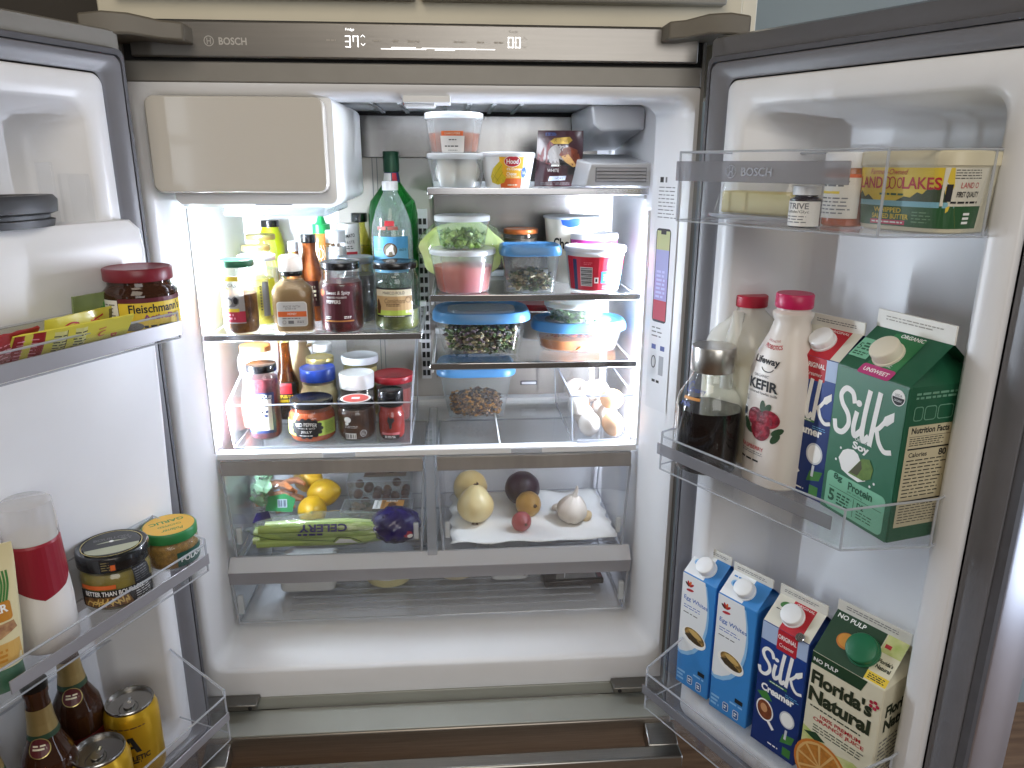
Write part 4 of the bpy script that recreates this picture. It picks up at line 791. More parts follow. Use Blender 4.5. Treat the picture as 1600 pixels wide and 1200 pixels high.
P.rect(-.008, .018, .001, .029, WINK, 1).rect(-.0055, .0205, -.0015, .0265, INK, 2).rect(.006, .018, .050, .040, M('tub_blue', '2f7ac8', .4), 1).rect(.050, .004, .075, .040, SKY, 1).poly([(.018, .046), (.048, .050), (.050, .064), (.020, .060)], WINK, 1).text("Brea", .035, .056, .026, .009, REDINK, 2, shear=.3, bold=.02, rot=6)
P.lines(.012, .022, .03, .036, 3, WINK, 2).text('14', .018, .031, .008, .009, INK, 3).lines(-.03, .052, -.012, .058, 2, M('pink_pale', 'd86a78', .5), 2).lines(.01, .006, .03, .014, 2, M('pink_pale', 'd86a78'), 2); P.build('label', t, L.wrap(-92))
# third shelf
t, L = snapbox('large glass container of dark herbs with blue lid, lower shelf', (.098, .218, Z3), .078, .090, .088, 3.2, .82, HERB, 1100, .0052, .060, 9, body=GLASS, food='herbs', lidh=.014)
for s_ in (-1, 1):
    m = MB(); m.rings([[(s_ * .088, -.018, .058), (s_ * .088, .018, .058), (s_ * .088, .018, .064), (s_ * .088, -.018, .064)], [(s_ * .102, -.012, .060), (s_ * .102, .012, .060), (s_ * .102, .012, .064), (s_ * .102, -.012, .064)]]); m.build('glass_handle', GLASS, t, bevel=.0015)
CURRY = [M('curry_orange', 'c8742c', .4, noise=.3, ns=40), M('curry_red', 'a8482a', .4), M('curry_brown', '7a4a28', .4)]
t, L = snapbox('low oval container of orange food with blue lid', (.297, .232, Z3), .078, .090, .062, 2.6, .72, CURRY, 420, .008, .026, 11, food='stew', lidh=.014)
lobj('sauce', [(.003, .07, .05, 2.6), (.006, .076, .0547, 2.6), (.024, .080, .0576, 2.6)], CURRY[0], t, 36)
t, L = tub('small white deli cup of dark greens standing on a blue lid', (.287, .205, Z3 + .0625), .048, .0615, .042, CLEARTUB, M('white_deli_lid', 'dfe6e4', .35, sss=.1), name='deli_cup', lidh=.009)
m = MB(); chunks(m, 320, lambda g: (lambda a, r: (r * math.cos(a), r * math.sin(a), g.uniform(.003, .020)))(g.uniform(0, 6.28), .049 * math.sqrt(g.random())), .0065, 2, 13, .5); m.build('greens', [M('dark_greens', '26402c', .5), M('mid_greens', '4d6a3a', .5)], t, smooth=0, kind='stuff')
tub('round container with red lid at the back of the lower shelf', (.222, .325, Z3), .036, .042, .078, CLEARTUB, M('red_lid', '9c1f2a'), M('pale_food', 'b8a89a', .5), .7, lidh=.010, name='food_container', cat='container')
pl = thing('glass_dish', 'clear glass dish behind the large blue lidded container', 'dish', (.085, .335, Z3))
m = MB(); m.loft(Loft([(0, .05, .035), (.003, .06, .04), (.05, .092, .05), (.096, .098, .052), (.100, .100, .054), (.101, .097, .052)]), 40, cap1=False); m.build('bowl', GLASS, pl)
# bottom shelf
GRAIN = [M('grain_brown', '5a3a22', .6), M('grain_tan', '8a6438', .6), M('grain_orange', 'b07a34', .5), M('grain_dark', '38261a', .6)]
snapbox('blue lidded box of brown grain alone on the bottom shelf', (.088, .318, ZB), .061, .079, .117, 4.5, .86, GRAIN, 900, .0055, .052, 21, dent=False, body=CLEARTUB, food='grain')
eb = thing('egg_bin', 'clear plastic bin of eggs in the right corner of the bottom shelf', 'bin', (.330, .24, ZB))
m = MB(); tray_walls(m, [(-.062, -.138), (.060, -.138), (.060, .13), (-.062, .13)], .004, [.100] * 4, .0028, taper=.93); cbuild(m, 'tray', [CLEAR, CLEAREDGE], eb)
m = MB(); m.tube([(-.048, -.130, .005), (.046, -.130, .005)], .0028, 8); m.build('foot_rail', CLEAREDGE, eb)
m = MB(); m.tube([(-.0615, .13, .1), (-.0615, -.1375, .1), (.0595, -.1375, .1), (.0595, .13, .1)], .0024, 6); m.build('rim_bead', CLEAREDGE, eb)
m = MB(); m.box(-.062, -.052, -.1, -.06, .086, .1005); m.build('grip_tab', M('tab_tan', '9a8c7c', .4), eb, bevel=.002)
EGGW = M('egg_white', 'e9e2da', .5, noise=.05, ns=60, bump=.03, bs=400); EGGB = M('egg_brown', 'd9a878', .5, noise=.08, ns=60, bump=.03, bs=400)
EGP = [(-.020, -.102, .032, 0, 'white egg, front left of the bin'), (.027, -.102, .032, 1, 'brown egg at the front of the bin'), (.030, -.075, .073, 1, 'brown tinted egg lying on top, right side'), (-.012, -.045, .080, 0, 'white egg on top of the pile, middle'), (-.036, -.058, .062, 0, 'white egg against the left side of the bin'), (-.022, -.052, .032, 0, 'white egg low in the second row, left'), (.026, -.050, .032, 0, 'white egg low in the second row, right'), (-.030, .015, .070, 0, 'white egg towards the back on the left'), (.020, .008, .066, 0, 'white egg towards the back on the right'), (-.020, .010, .032, 1, 'brown egg low at the back left'), (.024, .0, .030, 0, 'white egg low at the back right')]
for i, (x, y, z, b, lab) in enumerate(EGP):
    m = MB(); m.ball((0, 0, 0), .0215, .0215, .0275, 20, 14, fn=lambda p: 1 - .10 * p.z * (1 if p.z > 0 else .3)); e = m.build('egg', EGGB if b else EGGW, None, smooth=180)
    e.location = (.330 + x, .24 + y, ZB + z); e.rotation_euler = (random.uniform(-.3, .3) + (1.4 if i in (2, 3, 7) else 0), random.uniform(-.3, .3) + (1.2 if i == 2 else 0), random.uniform(0, 3))
    e['label'] = lab; e['category'] = 'egg'; e['group'] = 'eggs in the clear bin'
# ------------------------------------------------------------------ crisper drawers
CZ = -.8715
def veg(name, label, loc, rx, ry, rz, mat, fn=None, rot=(0, 0, 0), group=None, cat=None):
    t = thing(name, label, cat or name.split('_')[-1], loc, 0, group); t.rotation_euler = rot
    m_ = MB(); m_.ball((0, 0, 0), rx, ry, rz, 32, 20, fn=fn); m_.build('body', mat, t, smooth=180)
    return t
def onion_fn(p): return 1 + .10 * max(0, p.z) ** 7 * 2.2 - .03 * max(0, -p.z) ** 6 + .008 * math.sin(math.atan2(p.y, p.x) * 9)
def skin(name, c, c2, **k): return M(name, c, .32, noise=.3, ns=5, col2=c2, aniso=(3, 3, .6), bump=.12, bs=14, coat=.2, **k)
OW = skin('white_onion_skin', 'e2d09c', 'cfae6a'); OY = skin('yellow_onion_skin', 'c9a25a', '9c7234'); OP = skin('red_onion_skin', '3a1a2c', '20101c'); SH = skin('shallot_skin', 'b05a58', '8a3a3c')
DRY = M('dry_root', '5a4430', .8)
def onion(label, x, y, r, mat, rot, top=True, sx=1.0):
    t = veg('onion', label, (x, y, CZ + .006 + r * .93), r * sx, r * sx, r * .93, mat, onion_fn, rot, 'onions in the drawer', 'onion')
    m_ = MB(); m_.tube([(0, 0, r * 1.02), (r * .03, 0, r * 1.14), (r * .08, r * .03, r * 1.22)], [r * .20, r * .14, r * .10], 8); m_.build('neck', DRY, t, smooth=60)
    m_ = MB()
    for i in range(12):
        a = i * .52; m_.tube([(r * .08 * math.cos(a), r * .08 * math.sin(a), -r * .88), (r * .18 * math.cos(a), r * .18 * math.sin(a), -r * 1.0)], r * .02, 5)
    m_.build('roots', DRY, t)
    return t
pt_ = thing('paper_towel', 'white paper towel lining the right hand crisper drawer', 'paper towel', (.2, .24, CZ + .003))
m = MB(); N = 20
gr = [[(-.172 + .344 * i / N + .004 * math.sin(j * 1.3), -.122 + .245 * j / N + .004 * math.sin(i * 1.1), .0012 + .0018 * (1 + math.sin(i * .9 + j * .5)) + (.006 * ((i - 15) / 5) ** 2 if i > 15 and j < 6 else 0)) for i in range(N + 1)] for j in range(N + 1)]
ids = [[m.pt(p) for p in r] for r in gr]
for j in range(N):
    for i in range(N): m.face((ids[j][i], ids[j][i + 1], ids[j + 1][i + 1], ids[j + 1][i]))
o = m.build('sheet', M('paper_towel_white', 'e9e9e6', .8, bump=.3, bs=300), pt_, smooth=180); so = o.modifiers.new('thick', 'SOLIDIFY'); so.thickness = .0008
onion('pale onion lying at the back left of the paper towel', .073, .315, .039, OW, (1.2, .9, 0))
onion('pale onion standing in front with its brown neck up', .082, .215, .040, OW, (-.35, .05, 0))
onion('dark purple onion, largest on the paper towel', .191, .300, .040, OP, (1.9, .4, 0))
onion('small yellow onion leaning on the purple onion', .199, .238, .0285, OY, (1.3, .35, .3))
onion('small reddish shallot in front of the yellow onion', .178, .170, .0205, SH, (1.2, 1.2, 0), sx=1.05)
GAR = M('garlic_skin', 'e4dcd0', .5, noise=.12, ns=6, aniso=(3, 3, .5), col2='cbbcae', bump=.15, bs=20)
t = veg('garlic_bulb', 'white garlic bulb with loose papery skin on the right', (.290, .200, CZ + .034), .033, .033, .029, GAR, lambda p: 1 + .07 * abs(math.sin(math.atan2(p.y, p.x) * 4)) - .05 + .25 * max(0, p.z) ** 6, (.1, .12, 0), cat='garlic')
m = MB(); m.tube([(0, 0, .028), (.001, 0, .040), (.003, .001, .052), (.002, .002, .058)], [.010, .0055, .0035, .002], 8); m.build('stem', GAR, t, smooth=60)
t = veg('garlic_clove', 'loose garlic clove beside the garlic bulb', (.325, .205, CZ + .018), .011, .011, .017, M('clove_tan', 'cbb48c', .5, noise=.1), lambda p: 1 - .35 * max(0, p.z), (.2, .5, 0), 'garlic')
t = veg('garlic_clove', 'pale garlic clove lying behind the garlic bulb', (.270, .262, CZ + .012), .017, .010, .009, GAR, None, (0, 0, .3), 'garlic')
# left drawer
LEM = M('lemon_peel', 'dcae22', .4, noise=.15, ns=20, bump=.35, bs=260, coat=.1)
def lemon(label, x, y, z, rot):
    t = veg('lemon', label, (x, y, z), .030, .030, .034, LEM, lambda p: 1 + .16 * abs(p.z) ** 9, rot, 'lemons')
    m_ = MB(); m_.loft(Loft([(.0385, .0025), (.0395, .0032), (.041, .002)]), 10); m_.build('stem_end', M('stem_green', '8a8a30', .7), t)
lemon('lemon in front, lying on the celery bag', -.262, .203, -.822, (1.2, .4, 0)); lemon('lemon behind the front lemon', -.248, .268, -.812, (.6, 1.3, .4)); lemon('lemon highest at the back of the drawer', -.292, .325, -.803, (1.5, .8, .9))
cel = thing('celery_bag', 'bag of green celery stalks with a dark blue printed end', 'celery', (-.205, .150, CZ + .003))
g = random.Random(3); CG = [M('celery_stalk', 'b9cc78', .4, noise=.3, ns=12, aniso=(1, 20, 20), col2='7d9a3c'), M('celery_stalk_pale', 'd2d8a0', .4, noise=.3, ns=12, aniso=(1, 20, 20), col2='9cb05a')]
for i in range(9):
    y0 = -.022 + .014 * (i % 4) + g.uniform(-.003, .003); z0 = .012 + .014 * (i // 4); m = MB()
    m.tube([(-.165 + g.uniform(0, .02), y0 + g.uniform(-.012, .004), z0 + g.uniform(-.004, .006)), (-.08, y0, z0 + .004), (.02, y0 + .002, z0 + .003), (.10, y0 * .6 + .002, z0 * .8 + .006)], [.0075, .0105, .011, .009], 10); m.build('stalk', CG[i % 2], cel, smooth=60)
def bagsurf(rx, ry, rz, cx_, cz_, seed):
    def fn(p): return 1 + .06 * math.sin(p.x * 13 + seed) * math.cos(p.z * 9 + p.y * 7) + .04 * math.sin(p.y * 23 + p.x * 17)
    m_ = MB(); m_.ball((cx_, 0, cz_), rx, ry, rz, 40, 20, fn=fn); return m_
bagsurf(.172, .040, .034, -.005, .030, 1).build('film', clear('bag_film', (.95, .97, .97), .10, body=.10), cel, smooth=180)
bagsurf(.052, .043, .036, .120, .034, 2).build('printed_end', M('bag_blue', '2c2470', .25, noise=.35, ns=30, col2='191440', coat=.4), cel, smooth=180)
def celmap(u, v, off): return (u, -.041 + .012 * (v / .03) ** 2 - off, .030 + v)
celmap.cuts = []; celmap.du = None
P = Print(); P.text('CELERY', -.020, .019, .095, .014, M('bag_blue_ink', '2a2468', .4), 1, bold=.03, rot=180).lines(-.07, .004, -.02, .011, 1, M('bag_blue_ink', '2a2468'), 1).stroke([(.0, -.010), (.01, .0), (.035, -.002), (.055, -.012)], .0016, INK, 1).poly([(.0, -.014), (.012, -.003), (.034, -.005), (.048, -.014)], M('bag_white', 'd8dcdc', .4), 0).stroke([(-.16, .012), (-.12, .0), (-.07, -.003), (.0, -.008)], .0014, M('dark_green_ink', '26402a', .5), 1)
P.build('lettering', cel, celmap)
P = Print(); P.ell(0, 0, .009, .007, M('badge_red', 'a83048', .4), 1).ell(.004, -.004, .006, .004, WINK, 2); P.build('badge', cel, plane_map((.148, -.037, .030), (1, .35, 0), (0, 0, 1)))
cr = thing('carrot_bag', 'bag of orange carrots with green label at the left of the drawer', 'carrots', (-.338, .275, CZ + .03))
g = random.Random(5); m = MB()
CARR = M('carrot_orange', 'd0814c', .45, noise=.2, ns=30)
for i in range(16):
    x, y, z = g.uniform(-.035, .035), g.uniform(-.03, .03), g.uniform(.0, .055); a = g.uniform(-.8, .8); m = MB()
    m.tube([(x - .022 * math.cos(a), y - .02 * math.sin(a), z), (x, y, z + .004), (x + .022 * math.cos(a), y + .02 * math.sin(a), z)], [.0055, .0075, .004], 8); m.build('carrot', CARR, cr, smooth=60)
bm_ = bagsurf(.056, .048, .050, 0, .026, 4); bm_.build('film', clear('bag_film', (.97, .98, .98)), cr, smooth=180)
P = Print(); P.poly([(-.03, -.018), (.026, -.022), (.034, .006), (.012, .018), (-.024, .012)], M('carrot_label_green', '3f9a62', .35), 0).rect(-.004, -.012, .016, .006, M('carrot_label_pale', 'b9c8d8', .4), 1).bars(-.002, -.010, .014, .004, 9, NAVY, 2).poly([(-.058, -.044), (-.016, -.040), (-.024, -.018), (-.048, -.022)], M('bag_blue_ink', '2a2468'), 1).poly([(-.05, .02), (-.03, .012), (-.026, .034), (-.044, .036)], M('carrot_label_green', '3f9a62'), 0)
P.build('label', cr, plane_map((.004, -.050, .030), (1, 0, 0), (0, .25, 1)))
lt = thing('lettuce_bag', 'bagged pale green lettuce in the far left corner of the drawer', 'lettuce', (-.372, .245, CZ + .05)); m = MB()
g = random.Random(8)
for i in range(14):
    c_ = (g.uniform(-.012, .012), g.uniform(-.04, .04), g.uniform(.0, .06)); m.X = Matrix.Translation(c_) @ Matrix.Rotation(g.uniform(0, 6), 4, 'Z') @ Matrix.Rotation(g.uniform(-1, 1), 4, 'X')
    m.rings([[(.018 * k * math.cos(a), .018 * k * math.sin(a), .004 * math.sin(a * 5) * k + .006 * k * k) for a in [2 * math.pi * q / 16 for q in range(16)]] for k in (.1, .5, .8, 1.0)], cap0=False, cap1=False)
m.X = Matrix.Identity(4); m.build('leaves', M('lettuce_leaf', '7faa84', .5, noise=.3, ns=40), lt, smooth=60)
bagsurf(.022, .052, .045, 0, .032, 6).build('film', clear('bag_film', (.97, .98, .98)), lt, smooth=180)
cl = thing('tomato_clamshell', 'clear clamshell of small tomatoes with a dark printed label', 'clamshell', (-.128, .318, CZ + .01), 0)
m = MB(); tray_walls(m, [(-.070, -.055), (.070, -.055), (.070, .055), (-.070, .055)], 0, [.075] * 4, .0012, taper=.9); m.poly([(-.07, -.055, .077), (.07, -.055, .077), (.07, .055, .077), (-.07, .055, .077)]); cbuild(m, 'shell', [clear('clamshell_plastic', (.95, .96, .95), .08, body=.08), CLEAREDGE], cl)
g = random.Random(2)
for i in range(18):
    m = MB(); m.ball((-.052 + (i % 6) * .021 + g.uniform(-.003, .003), -.032 + (i // 6) * .03, .016 + g.uniform(0, .02)), .0105, seg=12, rg=8); m.build('tomato', M('tomato_brown', '6a4434', .35, noise=.4, ns=40), cl, smooth=180)
P = Print(); FLM = M('flavor_label', '7a6a5c', .4); P.rect(-.046, -.036, .046, .040, FLM, 0).text('FLAVOR', .012, .004, .046, .012, INK, 1, bold=.03, rot=-90).text('BOMB', -.006, .012, .034, .012, M('bomb_red', '8a2a40', .4), 1, bold=.03, rot=-90).lines(.026, -.02, .042, .03, 7, GREYINK, 1).lines(-.04, -.025, -.022, .03, 6, INK, 1, fill=.3)
P.build('label', cl, plane_map((.012, 0, .0775), (1, 0, 0), (0, 1, 0)))
hb_ = thing('herb_pack', 'clear herb clamshell with white and orange label behind the celery', 'herb pack', (-.128, .222, CZ + .012), -2)
m = MB(); tray_walls(m, [(-.075, -.032), (.075, -.032), (.075, .032), (-.075, .032)], 0, [.035] * 4, .0012, taper=.92); m.poly([(-.075, -.032, .037), (.075, -.032, .037), (.075, .032, .037), (-.075, .032, .037)]); cbuild(m, 'shell', [clear('clamshell_plastic', (.95, .96, .95)), CLEAREDGE], hb_)
m = MB(); chunks(m, 120, lambda g: (g.uniform(-.06, .06), g.uniform(-.024, .024), g.uniform(.003, .028)), .008, 2, 4, .25); m.build('sprigs', [M('rosemary', '4a4a34', .6), M('rosemary_brown', '6a5a44', .6)], hb_, smooth=0, kind='stuff')
P = Print(); P.rect(-.008, -.022, .056, .020, M('rosemary_orange', 'c08a48', .45), 0).rect(-.008, -.022, .008, .020, WINK, 1).text('Rosemary', .0, 0, .036, .008, INK, 2, rot=-90).poly([(.022, -.012), (.036, -.014), (.042, .0), (.032, .010), (.024, .004)], BRN, 2).rect(.018, .012, .042, .019, WINK, 1).bars(.019, .013, .041, .018, 16, INK, 2).lines(.010, -.018, .018, .016, 6, BRN, 1)
P.build('label', hb_, plane_map((0, 0, .0375), (1, 0, 0), (0, 1, 0)))
# wide drawer below
DZ = -1.0105
bxw = thing('white_box', 'white rectangular box at the left of the wide drawer', 'box', (-.284, .235, DZ)); lobj('box_body', [(0, .054, .038, 8), (.002, .058, .042, 8), (.058, .060, .044, 8), (.060, .058, .042, 8)], M('box_white', 'e4e4e2', .5), bxw, 48)
t, L = tub('cream cheese tub with pale yellow band in the wide drawer', (-.112, .245, DZ), .050, .056, .062, M('butter_band', 'e2d9a4', .4), WLID, name='cheese_tub'); P = Print(); P.rect(-.05, .02, .05, .050, WINK, 0).bars(-.04, .026, -.022, .045, 12, INK, 1).lines(-.01, .025, .04, .045, 4, GREYINK, 1); P.build('label', t, L.wrap(-90))
t, L = tub('parmesan cheese tub with dark print in the wide drawer', (.038, .258, DZ), .042, .046, .064, M('parm_cream', 'd9cfb4', .4), WLID, name='cheese_tub'); P = Print(); P.rect(-.045, .012, .045, .046, M('parm_band', 'c9b98c', .4), 0).text('PARMESAN', 0, .030, .062, .008, INK, 1, bold=.02).rect(-.022, .014, .022, .020, INK, 1); P.build('label', t, L.wrap(-90))
t = thing('cheese_pack', 'small white pack with blue emblem in the wide drawer', 'pack', (.157, .245, DZ)); _, L = lobj('box_body', [(0, .038, .030, 6), (.002, .042, .034, 6), (.060, .044, .036, 6), (.062, .042, .034, 6)], M('pack_white', 'e6e8e8', .4), t, 40)
P = Print(); P.rect(-.026, .026, .026, .050, M('pack_label_blue', '3a5a80', .4), 0).lines(-.02, .030, .02, .046, 3, WINK, 1).text('2', .033, .014, .006, .008, INK, 1); P.build('label', t, L.flat())
t = thing('cold_cut_pack', 'flat dark plastic pack of cold cuts in the right of the wide drawer', 'pack', (.293, .225, DZ + .003), 3)
m = MB(); m.box(-.066, .066, -.052, .052, 0, .014); m.build('pack_body', M('pack_black', '2a2628', .3, coat=.4), t, bevel=.003)
P = Print(); P.poly([(-.040, -.046), (.050, -.046), (.058, .046), (-.020, .046)], M('pack_grey', '9c9894', .25, noise=.2, ns=30), 0).rect(.054, -.046, .064, .048, M('pack_maroon', '6a2030', .4), 1).poly([(-.064, -.048), (-.044, -.048), (-.026, .046), (-.058, .046)], M('pack_dark2', '1c1a1c', .4), 1).stroke([(-.02, -.04), (-.01, 0), (.0, .04)], .002, WINK, 1).lines(.0, -.03, .04, .03, 5, GREYINK, 1, fill=.2)
P.build('print', t, plane_map((0, 0, .0142), (1, 0, 0), (0, 1, 0)))
# ------------------------------------------------------------------ right door
def on_door(k, name, label, cat, s, t, z, rot=0, group=None): return thing(name, label, cat, dpos(k, s, t, z), DROT[k] + rot, group)
CARTON = M('carton_board', 'dcdad2', .42, noise=.03, ns=30)
def carton(k, label, s, t, z, w, d, h, g, fin, bodymat, cap=None, capmat=WPLAST, rot=0, side=None, name='carton', group=None):
    th = on_door(k, name, label, 'carton', s, t, z, rot, group); X, Y = w / 2, d / 2; m_ = MB()
    P0 = [(-X, -Y, 0), (X, -Y, 0), (X, Y, 0), (-X, Y, 0)]; P1 = [(-X, -Y, h), (X, -Y, h), (X, Y, h), (-X, Y, h)]
    i0 = [m_.pt(p) for p in P0]; i1 = [m_.pt(p) for p in P1]; R0, R1 = m_.pt((-X, 0, h + g)), m_.pt((X, 0, h + g)); I0, I1 = m_.pt((-X * .42, 0, h + g * .96)), m_.pt((X * .42, 0, h + g * .96))
    m_.face(i0[::-1])
    for a in range(4): b = (a + 1) % 4; m_.face((i0[a], i0[b], i1[b], i1[a]))
    m_.face((i1[0], i1[1], R1, R0)); m_.face((i1[2], i1[3], R0, R1))
    for A, B, I, R in ((i1[1], i1[2], I1, R1), (i1[3], i1[0], I0, R0)): m_.face((A, B, I)); m_.face((A, I, R)); m_.face((B, R, I))
    o = m_.build('carton_body', bodymat, th, smooth=0, bevel=.0016)
    m_ = MB(); m_.box(-X, X, -.0012, .0012, h + g - .001, h + g + fin); m_.build('top_fin', CARTON, th, smooth=0, bevel=.0005)
    if cap:
        u, v, r, hh = cap; sl = math.atan2(g, Y); L_ = math.hypot(g, Y)
        m_ = MB(); m_.X = Matrix.Translation((u, -Y + v * math.cos(sl), h + v * math.sin(sl))) @ Matrix.Rotation(sl, 4, 'X')
        m_.loft(Loft([(0, r * 1.08), (.003, r * 1.08), (.0032, r), (hh - .002, r), (hh - .0005, r * .96), (hh, r * .9)]), 28, cap0=False); m_.build('cap', capmat, th, smooth=40)
    slope = plane_map((0, -Y, h), (1, 0, 0), (0, Y, g)); front = plane_map((0, -Y, 0), (1, 0, 0), (0, 0, 1)); sidef = plane_map((X, 0, 0), (0, 1, 0), (0, 0, 1)); finf = plane_map((0, -.0013, h + g), (1, 0, 0), (0, 0, 1))
    return th, front, slope, sidef, finf, o
def silk(P, cu, cv, w, m, lay=3):
    q = lambda pts: [(cu + (x - .5) * w, cv + (y - .42) * w) for x, y in pts]; W = .078 * w
    P.stroke(q([(.31, .60), (.26, .71), (.14, .74), (.06, .64), (.10, .52), (.22, .40), (.25, .26), (.16, .13), (.04, .13), (.0, .24)]), W, m, lay)
    P.stroke(q([(.37, .46), (.345, .26), (.38, .15), (.46, .22)]), W, m, lay + .2); P.ell(cu + (.39 - .5) * w, cv + (.60 - .42) * w, .05 * w, .045 * w, m, lay + .2)
    P.stroke(q([(.46, .22), (.52, .46), (.555, .74)]), W * .55, m, lay + .4); P.stroke(q([(.55, .80), (.515, .50), (.505, .24), (.54, .13), (.61, .20)]), W, m, lay + .5)
    P.stroke(q([(.72, .82), (.685, .48), (.655, .12)]), W, m, lay + .6)
    P.stroke(q([(.67, .32), (.76, .37), (.83, .46)]), W * .8, m, lay + .7); P.stroke(q([(.74, .35), (.80, .20), (.90, .11), (1.0, .13)]), W * .85, m, lay + .8); P.poly(q([(.80, .44), (.84, .56), (.98, .66), (.99, .54), (.90, .45)]), m, lay + .9)
def coffee_cup(P, cu, cv, r, lay=2):
    P.ell(cu, cv, r, r * 1.25, WINK, lay, rot=15).ell(cu, cv, r * .86, r * 1.08, M('latte', '8a4a2c', .5, noise=.5, ns=120), lay + 1, rot=15).ell(cu - r * .1, cv + r * .2, r * .4, r * .5, M('latte_foam', 'c89468', .5), lay + 2, rot=15).stroke([(cu + r * .5, cv - r * 1.05), (cu + r * 1.1, cv - r * 1.7)], r * .35, WINK, lay + .5, sm=False)
ZR1, ZR2, ZR3 = -.1930, -.5690, -1.0090
SOYG = M('soy_green', '1f5a40', .4, noise=.05, ns=20)
th, F, S, SD, FN, cb_ = carton('R', 'large green soy milk carton, tallest in the middle bin', .3175, -.014, ZR2, .120, .112, .200, .048, .022, SOYG, (-.004, .034, .0185, .017), M('cap_cream', 'ddd6c4', .4), rot=-15)
P = Print(); LG = M('soy_light_green', '7fc0a0', .45); MG = M('soy_mid_green', '2f7a4c', .4); UNS = M('unsweet_pink', 'b83a78', .45)
P.poly([(-.058, .0), (.058, 0), (.058, .198), (-.058, .198)], M('soy_front', '2a6e50', .42, noise=.12, ns=12), 0)
silk(P, -.003, .142, .096, WINK, 3); P.text('ORGANIC', .002, .1125, .028, .0042, WINK, 3).text('Soy', -.001, .1025, .028, .013, WINK, 3, bold=.04).ring(.045, .184, .0095, .0095, .001, WINK, 3).ell(.045, .184, .009, .009, INK, 2).ell(.045, .1845, .0088, .0085, WINK, 3, 0, 180).text('USDA', .045, .187, .011, .0032, INK, 4).text('ORGANIC', .045, .1805, .012, .0026, WINK, 4)
P.poly([(-.036, .078), (-.030, .090), (-.022, .095), (-.012, .097), (-.004, .094), (.006, .080), (.014, .064), (.002, .058), (-.014, .060), (-.028, .064)], WINK, 3).ell(-.014, .080, .017, .014, WINK, 4, rot=20).poly([(-.016, .064), (.004, .091), (.016, .094), (.024, .084), (.022, .070), (.010, .063)], M('coconut_green', '6a8a3a', .45, noise=.3, ns=200), 5).poly([(-.014, .066), (.003, .088), (.006, .078), (.0, .066)], M('coconut_dark', '4a4a2c', .5), 6)
for x, y in ((-.034, .092), (.022, .060), (-.040, .074), (.028, .066)): P.ell(x, y, .0018, .0018, WINK, 4, seg=8)
P.rect(-.052, .004, .050, .056, LG, 2, r=.008).text('8g', -.032, .050, .016, .011, SOYG, 4, bold=.04).text('Protein', .008, .047, .042, .011, SOYG, 4, bold=.03).text('per serving', .0, .0385, .026, .0035, SOYG, 4).rect(-.046, .0345, .046, .0352, SOYG, 4).text('5', -.040, .023, .011, .017, SOYG, 4, bold=.03).lines(-.030, .013, -.004, .031, 4, SOYG, 4).rect(-.0005, .008, .0003, .033, SOYG, 4).text('D2', .012, .027, .012, .008, SOYG, 4, bold=.03).lines(.006, .009, .038, .021, 3, SOYG, 4, fill=.35)
P.build('front_print', th, F)
P = Print(); P.rect(-.022, .0, .026, .068, MG, 1).rect(-.025, -.002, .027, .014, UNS, 2, r=.004).text('UNSWEET', .001, .006, .040, .006, WINK, 3, bold=.02).text('ORGANIC', .0, .0185, .028, .0042, WINK, 3).text('ORGANIC', .006, .066, .036, .006, WINK, 3, bold=.02).rect(-.058, .018, -.028, .050, LG, 2).text('5', -.053, .036, .006, .010, SOYG, 3).lines(-.048, .030, -.030, .044, 3, SOYG, 3).lines(-.055, .021, -.032, .028, 2, SOYG, 3); P.build('roof_print', th, S)
P = Print(); P.rect(-.050, .020, .020, .152, M('facts_cream', 'c9bfa0', .5), 0)
P.text('Nutrition Facts', -.016, .146, .058, .008, INK, 1, bold=.03).rect(-.047, .138, .017, .1385, INK, 1).lines(-.046, .126, .012, .137, 4, INK, 1, fill=.4).rect(-.047, .1215, .017, .1235, INK, 1).text('Calories', -.030, .115, .028, .006, INK, 1, bold=.02).text('80', .008, .115, .012, .009, INK, 1, bold=.03).lines(-.046, .058, .016, .110, 11, INK, 1, fill=.3).rect(-.047, .053, .017, .055, INK, 1).lines(-.046, .024, .016, .050, 7, INK, 1, fill=.3)
for a, b in ((-.046, -.032), (-.030, -.012), (-.010, .014)): P.rect(a, .158, b, .176, M('soy_outline', '6fa088', .5), 1, r=.004).rect(a + .0012, .1592, b - .0012, .1748, SOYG, 2, r=.003)
P.lines(-.046, .184, .046, .194, 2, M('soy_outline', '6fa088'), 1).lines(.024, .03, .052, .17, 20, M('soy_outline', '6fa088'), 1, fill=.22); P.build('side_print', th, SD)
P = Print(); P.lines(-.045, .009, .045, .0165, 2, M('date_ink', '9a968c', .6), 0, fill=.35); P.build('date_print', th, FN)

